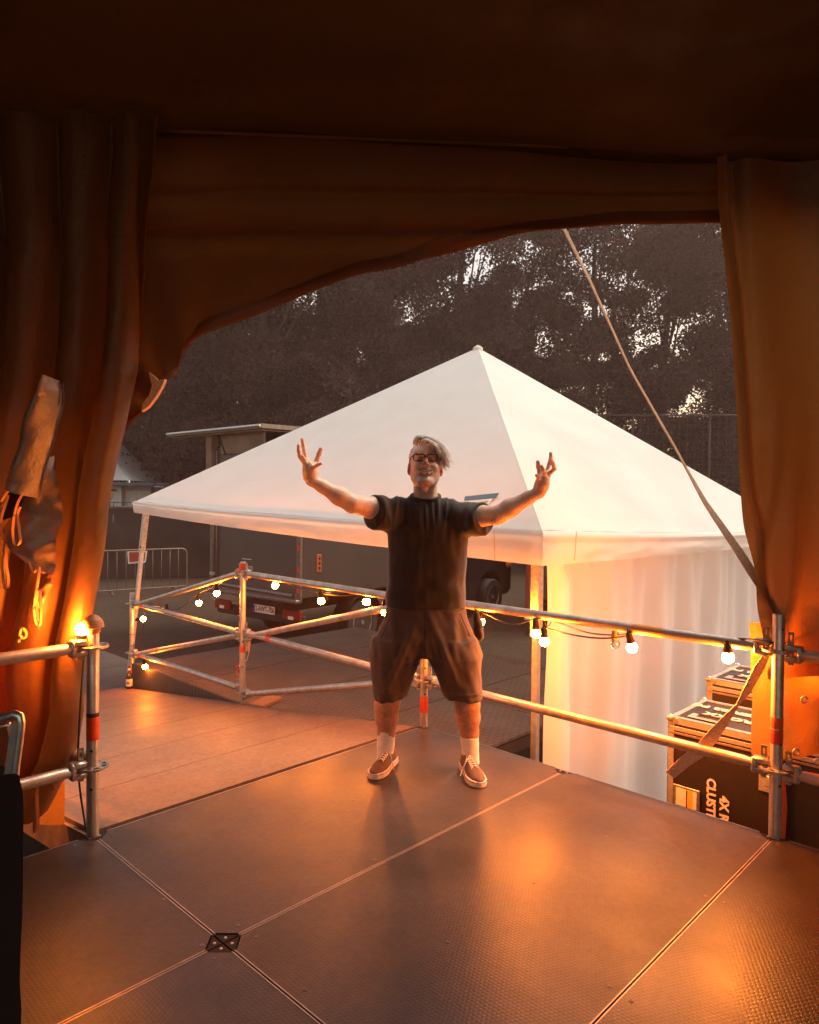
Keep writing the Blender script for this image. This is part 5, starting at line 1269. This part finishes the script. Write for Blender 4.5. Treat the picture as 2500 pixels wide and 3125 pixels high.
def build_clothes():
    zc = lambda y, Y=YB: A3(1300, y, Y)[2]
    def sx(x): return (x-1250)*YB/FOC+.0
    # ---- shirt
    T_ = SDF((-.30, 3.40, .83), (.50, 3.86, 1.47), .0042)
    secs = [(zc(1868), 1301, 125, .128), (zc(1820), 1301, 123, .128), (zc(1750), 1303, 121, .127), (zc(1673), 1306, 121, .124), (zc(1612), 1306, 127, .122), (zc(1580), 1305, 128, .112), (zc(1556), 1303, 122, .100), (zc(1540), 1301, 104, .088), (zc(1526), 1299, 70, .072), (zc(1517), 1299, 50, .060)]
    T_.loft([(z, A3(cx, yp_)[0], YB+.005, hw*PXM, ry) for (z, cx, hw, ry), yp_ in zip(secs, (1868, 1820, 1750, 1673, 1612, 1580, 1556, 1540, 1526, 1517))], .02, p=2.35)
    arms = []
    for s0, s1, pe in (((1216, 1568, 3.63), (1124, 1557, 3.485), (1139, 1559, 3.508)), ((1392, 1580, 3.63), (1490, 1580, 3.475), (1476, 1579, 3.497))):
        a, b = A3(*s0), A3(*s1); T_.cone(a, b+(b-a)*.25, .082, .076, .035); T_.cone(a+np.array([0, 0, -.02]), b+(b-a)*.25+np.array([0, 0, -.022]), .070, .066, .03); arms.append((A3(*pe), b-a))
    for p, n in arms: T_.clip(p, n, p-np.array([.14, .18, .16]), p+np.array([.14, .18, .16]))
    T_.clip((0, YB, zc(1853)), (0, .0, -1), (-.3, 3.4, .83), (.5, 3.86, .90))
    # neck hole
    T_.ell(A3(1299, 1500, 3.605), (.078, .080, .052), .008, 'sub')
    def dsp(p):
        x, y, z = p; sh = math.exp(-((z-1.36)/.11)**2); d = .005*nz((x*16+z*5, y*9, z*3.4))+.003*nz((x*30, y*18, z*9), 1, 3)
        cx_ = x-.085; dn = abs(nz((cx_*24-abs(cx_)*0, 0, z*4+2)))
        d += (.022*(.28-dn))*sh*1.3; d += .007*math.sin((z*38+cx_*30*(1 if cx_ > 0 else -1))*1)*math.exp(-((z-.95)/.07)**2)*(.4+.6*nz((x*7, y*7, z*7)))
        d += .006*nz((x*7-z*11, y*5, z*4+x*6), 1, 9); return d
    sh_ = T_.mesh('t_shirt', M['shirt'], PER, dsp)
    # collar rib and sleeve hems
    cn = A3(1299, 1512, 3.60)
    pts = []
    for k in range(36):
        a = 2*math.pi*k/36; pts.append((cn[0]+.073*math.cos(a), 3.618+.066*math.sin(a), cn[2]-.004+.019*math.sin(a)))
    MB().tube(pts, .0085, 8, closed=True).build('collar', M['shirt'], sh_, True)
    # ---- shorts
    H = SDF((-.26, 3.38, .36), (.46, 3.90, .93), .0042)
    H.loft([(zc(y), A3(cx, y)[0], YB, hw*PXM, ry) for y, cx, hw, ry in ((1995, 1298, 166, .150), (1930, 1299, 148, .145), (1880, 1300, 126, .128), (1852, 1300, 121, .122))], .02, p=2.2)
    def leg(rows): H.loft([(zc(y), A3((a+b)/2, y, YB)[0], Y, (b-a)/2*PXM, ry) for y, a, b, Y, ry in rows], .035, p=2.2)
    leg([(2175, 1146, 1238, 3.60, .098), (2120, 1142, 1241, 3.60, .105), (2060, 1133, 1264, 3.61, .118), (2000, 1130, 1288, 3.62, .130), (1950, 1142, 1300, 3.63, .13)])
    leg([(2175, 1358, 1462, 3.58, .100), (2120, 1352, 1466, 3.58, .107), (2060, 1330, 1466, 3.60, .120), (2000, 1305, 1468, 3.61, .130), (1950, 1296, 1455, 3.63, .13)])
    H.clip((0, YB, A3(1190, 2141, 3.50)[2]), (.10, -.02, -1), (-.26, 3.38, .36), (.10, 3.9, .56)); H.clip((.28, YB, A3(1410, 2146, 3.48)[2]), (-.05, -.02, -1), (.10, 3.38, .36), (.46, 3.9, .56))
    H.cone(A3(1296, 2022, 3.48), A3(1296, 2150, 3.55), .006, .022, .03, 'sub'); H.cone(A3(1296, 2030, 3.62), A3(1296, 2160, 3.62), .008, .026, .03, 'sub'); H.cone(A3(1296, 2030, 3.76), A3(1296, 2160, 3.76), .008, .03, .03, 'sub')
    def dsh(p):
        x, y, z = p; d = .008*nz((x*13, y*9, z*3.2), 1, 5)+.006*nz((x*26+z*9, y*20, z*8), 1, 2); s = 1 if x > .08 else -1
        t = (x-.08)*s; d += .015*math.exp(-((t-.075-(z-.70)*-.42)/.018)**2)*math.exp(-((z-.60)/.13)**2); d -= .008*math.exp(-((t-.035-(z-.62)*-.30)/.02)**2)*math.exp(-((z-.60)/.10)**2)
        d += .006*math.exp(-((t-.15)/.02)**2)*math.exp(-((z-.68)/.10)**2); d += .004*nz((x*9+z*14, y*6, z*6), 1, 7); d -= .003*math.exp(-((x-.08)/.004)**2)*(z > .62)
        if z < .45: d += .003*math.exp(-((z-.425)/.006)**2)
        return d
    so = H.mesh('shorts', M['shorts'], PER, dsh)
    # fly flap and pocket seams
    MB().ribbon([A3(1302, y, 3.497-.0) for y in (1890, 1920, 1950, 1975)], (1, 0, 0), .003, .002).build('fly_seam', M['dark'], so)
    for s_, xs in ((-1, ((1196, 1872), (1176, 1920), (1150, 1975))), (1, ((1405, 1872), (1425, 1920), (1450, 1975)))):
        MB().tube([A3(x, y, 3.515+.03*k) for k, (x, y) in enumerate(xs)], .0022, 6).build('pocket_edge', M['dark'], so)
    # ---- socks
    for nm, rows in (('a', [(2226, 1179, 28.5, 3.664), (2245, 1178.5, 28, 3.668), (2270, 1178, 27, 3.675), (2290, 1176, 25.5, 3.68), (2330, 1175, 26, 3.675)]), ('b', [(2244, 1432.5, 28.5, 3.628), (2262, 1434, 28, 3.632), (2290, 1435.5, 26, 3.636), (2312, 1437.5, 24.5, 3.64), (2345, 1440, 26, 3.635)])):
        xk = A3(rows[0][1], 2280, 3.65)[0]; K = SDF((xk-.09, 3.54, .03), (xk+.09, 3.77, .25), .003)
        K.loft([(A3(1300, y, Y)[2], A3(cx, y, Y)[0], Y, hw*Y/FOC, hw*Y/FOC*1.12) for y, cx, hw, Y in rows], .01)
        zb0 = A3(1300, rows[3][0], 3.66)[2]
        def dk(p, zb0=zb0): return .0016*math.sin((p[2]*1.0+.01*math.sin(p[0]*25))*520)*(.15+.85*math.exp(-((p[2]-zb0-.018)/.022)**2))+.0012*nz(p, 30)
        K.mesh('sock', M['sock'], PER, dk)
    # ---- shoes
    for heel, toe in (((1203, 2322), (1136, 2381)), ((1414, 2338), (1468, 2407))):
        h_ = atz(heel[0], heel[1], 0); t_ = atz(toe[0], toe[1], 0); fw = (t_-h_); L = fw.length; fw.normalize(); rt = Vector((fw.y, -fw.x, 0)); 
        if L < .285: h_ = t_-fw*.288; L = .288
        def to(X, Y, Z): dx, dy = X-h_.x, Y-h_.y; return dx*rt.x+dy*rt.y, (dx*fw.x+dy*fw.y)/L*.29, Z
        yy_ = [0, .02, .06, .12, .20, .25, .28, .29]; wsole = [.012, .030, .036, .036, .050, .045, .026, .006]; hup = [.070, .080, .088, .082, .060, .047, .040, .030]
        lo = (min(h_.x, t_.x)-.07, min(h_.y, t_.y)-.07, -.004); hi = (max(h_.x, t_.x)+.07, max(h_.y, t_.y)+.07, .12)
        S1 = SDF(lo, hi, .0026)
        def fs(X, Y, Z):
            x, y, z = to(X, Y, Z); y = y+0*x; w_ = np.interp(y.ravel(), yy_, wsole).reshape(y.shape); d = np.abs(x)-w_; e = np.maximum(-y, y-.29); dz = np.abs(z-.0155)-.0145; return np.maximum(np.maximum(d*.9, e), dz)
        S1.op(fs, lo, hi, .006); so_ = empty_part('shoe', PER); S1.mesh('sole', M['sole'], so_)
        S2 = SDF(lo, hi, .0026)
        def fu(X, Y, Z):
            x, y, z = to(X, Y, Z); y = y+0*x; w_ = np.interp(y.ravel(), yy_, [max(.004, q-.004) for q in wsole]).reshape(y.shape); hh = np.interp(y.ravel(), yy_, hup).reshape(y.shape)
            zz = np.maximum(z-.008, 0); q = ((np.abs(x)/w_)**2.3+(zz/(hh-.008))**2.3)**(1/2.3); return np.maximum(np.maximum((q-1)*np.minimum(w_, hh-.008)*.8, .010-z), np.maximum(.004-y, y-.287))
        S2.op(fu, lo, hi, .006); up = S2.mesh('upper', M['shoe'], so_, None)
        def sp(x, y, lift=.0):   # point on the upper
            w_ = np.interp(y, yy_, wsole)-.004; hh = np.interp(y, yy_, hup); z = .008+(hh-.008)*max(0, 1-(abs(x)/w_)**2.3)**(1/2.3)
            return h_+rt*x+fw*(y*L/.29)+ZUP*(z+lift)
        MB().tube([sp(np.interp(y, yy_, wsole)*s-.0*s, y)*1.0 if 0 else h_+rt*(s*(np.interp(y, yy_, wsole)+.0006))+fw*(y*L/.29)+ZUP*.0235 for s, ys in ((-1, np.linspace(.01, .286, 24)), (1, np.linspace(.286, .01, 24))) for y in ys], .0013, 6, closed=True).build('sole_stripe', M['shoe'], so_, True)
        mb = MB()
        for k in range(4):
            y0 = .118+k*.018; mb.ribbon([sp(-.017, y0, .001), sp(-.006, y0+.006, .0035), sp(.006, y0+.010, .0035), sp(.017, y0+.016, .001)], fw, .0055, .002)
            mb.ribbon([sp(.017, y0, .001), sp(.006, y0+.006, .0045), sp(-.006, y0+.010, .0045), sp(-.017, y0+.016, .001)], fw, .0055, .002)
        for s in (-1, 1):
            mb.ribbon([sp(0, .112, .006), sp(s*.015, .108, .016), sp(s*.034, .112, .010), sp(s*.040, .128, -.002), sp(s*.030, .128, .004), sp(s*.008, .116, .008)], (0, 0, 1), .0055, .002)
            mb.ribbon([sp(0, .112, .006), sp(s*.020, .122, .010), h_+rt*(s*.048)+fw*.135+ZUP*.030, h_+rt*(s*.062)+fw*.155+ZUP*.012], (0, .3, 1), .006, .002)
        mb.build('laces', M['lace'], so_)
        MB().sphere(sp(0, .108, .006), .006, 8, 6).build('lace_knot', M['lace'], so_)
def empty_part(name, parent):
    o = bpy.data.objects.new(name, None); COL.objects.link(o); o.parent = parent; return o
build_clothes()
# ---- face details, glasses, hair, wristband
def hl(x, y, z): return Vector(HL(x, y, z))
MB().add(*(lambda mb: (mb.v, mb.f))(MB().sphere((0, 0, 0), 1, 20, 10))).build('tmp', M['teeth']) if 0 else None
tm = MB()
for k in range(8):
    a = (k-3.5)/3.5; x = a*.0275; y = -.0915+.010*a*a; tm.box(hl(x, y, -.0525), (.0064, .005, .0104), None, .0015)
for k in range(8):
    a = (k-3.5)/3.5; x = a*.021; y = -.0885+.010*a*a; tm.box(hl(x, y, -.0625), (.0055, .005, .0072), None, .0015)
tm.build('teeth', M['teeth'], PER)
for s in (-1, 1):
    MB().tube([hl(s*.017, -.0905, .0035), hl(s*.026, -.0925, .0000), hl(s*.036, -.0905, .0000), hl(s*.045, -.083, .0040)], .0011, 6).build('eyelash_line', M['dark'], PER)
    mb = MB()
    for j in range(26):
        t = j/25; x = s*(.012+.036*t); p = hl(x, -.0985+.016*t*t, .037+.006*math.sin(t*2.6)); mb.tube([p, p+Vector((s*.007, -.002, .003+random.uniform(-.002, .003)))], [.0010, .0003], 4)
    mb.build('eyebrow', M['hairdark'], PER)
gl = empty_part('glasses', PER)
for s in (-1, 1):
    hwid, hh_ = .0275, .0185; cx, cz, gy = s*.0335, .010, -.104
    pts = []
    for k in range(32):
        a = 2*math.pi*k/32; c_, s_ = math.cos(a), math.sin(a); x = hwid*abs(c_)**.45*(1 if c_ > 0 else -1); z = hh_*abs(s_)**.5*(1 if s_ > 0 else -1)
        pts.append(hl(cx+x, gy+.12*(abs(cx+x)-.03)*max(0, abs(cx+x)-.01)*6, cz+z-.02*0))
    MB().tube(pts, [.0030 if math.sin(2*math.pi*k/32) > 0 else .0021 for k in range(32)], 8, closed=True).build('rim', M['frame'], gl, True)
    MB().add(pts+[sum(pts, Vector())/32], [(k, (k+1) % 32, 32) for k in range(32)]).build('lens', M['lens'], gl, True)
    MB().tube([hl(s*.061, -.098, .020), hl(s*.072, -.085, .018), hl(s*.082, -.03, .012), hl(s*.084, .010, .006), hl(s*.083, .028, -.012)], [.0035, .0032, .0022, .002, .0018], 8).build('temple_arm', M['frame'], gl, True)
MB().tube([hl(-.008, -.105, .014), hl(0, -.109, .017), hl(.008, -.105, .014)], .0026, 8).build('bridge', M['frame'], gl, True)
wb = Vector(A3(947, 1459, 3.37)); ax = (Vector(A3(940, 1430, 3.37))-wb).normalized(); bx = ax.orthogonal().normalized(); by = ax.cross(bx)
MB().tube([wb+(bx*math.cos(a)+by*math.sin(a))*.0295 for a in [2*math.pi*k/24 for k in range(24)]], .0042, 8, closed=True).build('wristband', M['yellow'], PER, True)
HB = SDF((HC[0]-.12, HC[1]-.14, HC[2]-.08), (HC[0]+.14, HC[1]+.16, HC[2]+.17), .003)
hk = dict(R=HR, c=HC)
HB.ell((.0, .030, .054), (.085, .100, .092), .01, **hk); HB.ell((.012, -.030, .118), (.050, .050, .024), .02, **hk); HB.ell((0, -.085, .020), (.064, .058, .082), .015, 'sub', **hk)
HB.ell((0, .0, -.055), (.12, .15, .062), .01, 'sub', **hk)
for s in (-1, 1): HB.ell((s*.085, .02, -.01), (.02, .026, .036), .01, 'sub', **hk)
hairb = HB.mesh('hair', M['hair'], PER, lambda p: .003*nz((p[0]*30, p[1]*60, p[2]*90)))
ga = [(650, 440), (660, 350), (715, 285), (800, 258), (900, 290), (1010, 345), (1110, 430), (1200, 530), (1270, 640), (1335, 800)]
gb = [(900, 430), (960, 410), (1020, 440), (1060, 500), (1090, 580), (1115, 660), (1135, 720), (1150, 780), (1170, 840), (1188, 905)]
ya = [3.50, 3.475, 3.475, 3.50, 3.52, 3.53, 3.535, 3.54, 3.55, 3.55]; yb_ = [3.495, 3.485, 3.49, 3.505, 3.52, 3.535, 3.545, 3.55, 3.555, 3.56]
mbs = [MB(), MB()]
hr = random.Random(5)
for k in range(420):
    t = hr.random()**.85; j1, j2 = hr.gauss(0, 17), hr.gauss(0, 15); dY = hr.uniform(0, .05); cut = hr.uniform(.62, 1.0) if t < .7 else hr.uniform(.5, 1); wv = hr.uniform(0, 6)
    P = []
    n = 14
    for i in range(n+1):
        u = i/n*cut*9; x = np.interp(u, range(10), [lerp(a[0], b[0], t) for a, b in zip(ga, gb)]); y = np.interp(u, range(10), [lerp(a[1], b[1], t) for a, b in zip(ga, gb)]); Y = np.interp(u, range(10), [lerp(a, b, t) for a, b in zip(ya, yb_)])
        f = i/n; x += j1*(.4+1.3*f)+14*math.sin(wv+f*5)*f; y += j2*(.4+1.0*f)+12*math.cos(wv+f*4)*f
        P.append(at(1150+x*.17391, 1280+y*.17391, Y+dY*(.3+f*.7)))
    mbs[0 if hr.random() < .8 else 1].tube(P, [.0016*(1-.75*(i/n)**2)+.0003 for i in range(n+1)], 5)
mbs[0].build('strands', M['hair'], hairb, True, fix=False); mbs[1].build('strands', M['hairdark'], hairb, True, fix=False)
# black pouch at the hip
hp = A3(1461, 1905, 3.64); pe_ = empty('hip_pouch', 'black cloth pouch hanging at the hip on the right side of the shorts', 'pouch', hp)
pm = SDF(hp-np.array([.05, .05, .11]), hp+np.array([.05, .05, .10]), .003)
pm.ell(hp+np.array([.0, 0, -.03]), (.026, .024, .060), .02); pm.ell(hp+np.array([-.012, 0, .03]), (.020, .022, .035), .02); pm.ell(hp+np.array([.006, -.01, -.06]), (.022, .02, .022), .01)
pm.mesh('bag', M['shirt'], pe_, lambda p: .003*nz(p, 45)); MB().tube([hp+np.array([-.022, 0, .085]), hp+np.array([-.015, -.01, .06]), hp+np.array([-.012, 0, .03])], .004, 6).build('cord', M['rubber'], pe_)

# ================================================================== HAZE
hz_ = MB().box((0, 21, 8.5), (96, 54, 21)).build('haze', None)
t = NT('evening_haze'); t.t.nodes.remove(t.b)
pv = t.n('VolumePrincipled'); pv.inputs['Density'].default_value = .0034; pv.inputs['Color'].default_value = (.92, .60, .50, 1); pv.inputs['Anisotropy'].default_value = .35
t.l(pv.outputs[0], t.o.inputs['Volume']); hz_.data.materials.append(t.m); tag(hz_, kind='stuff')
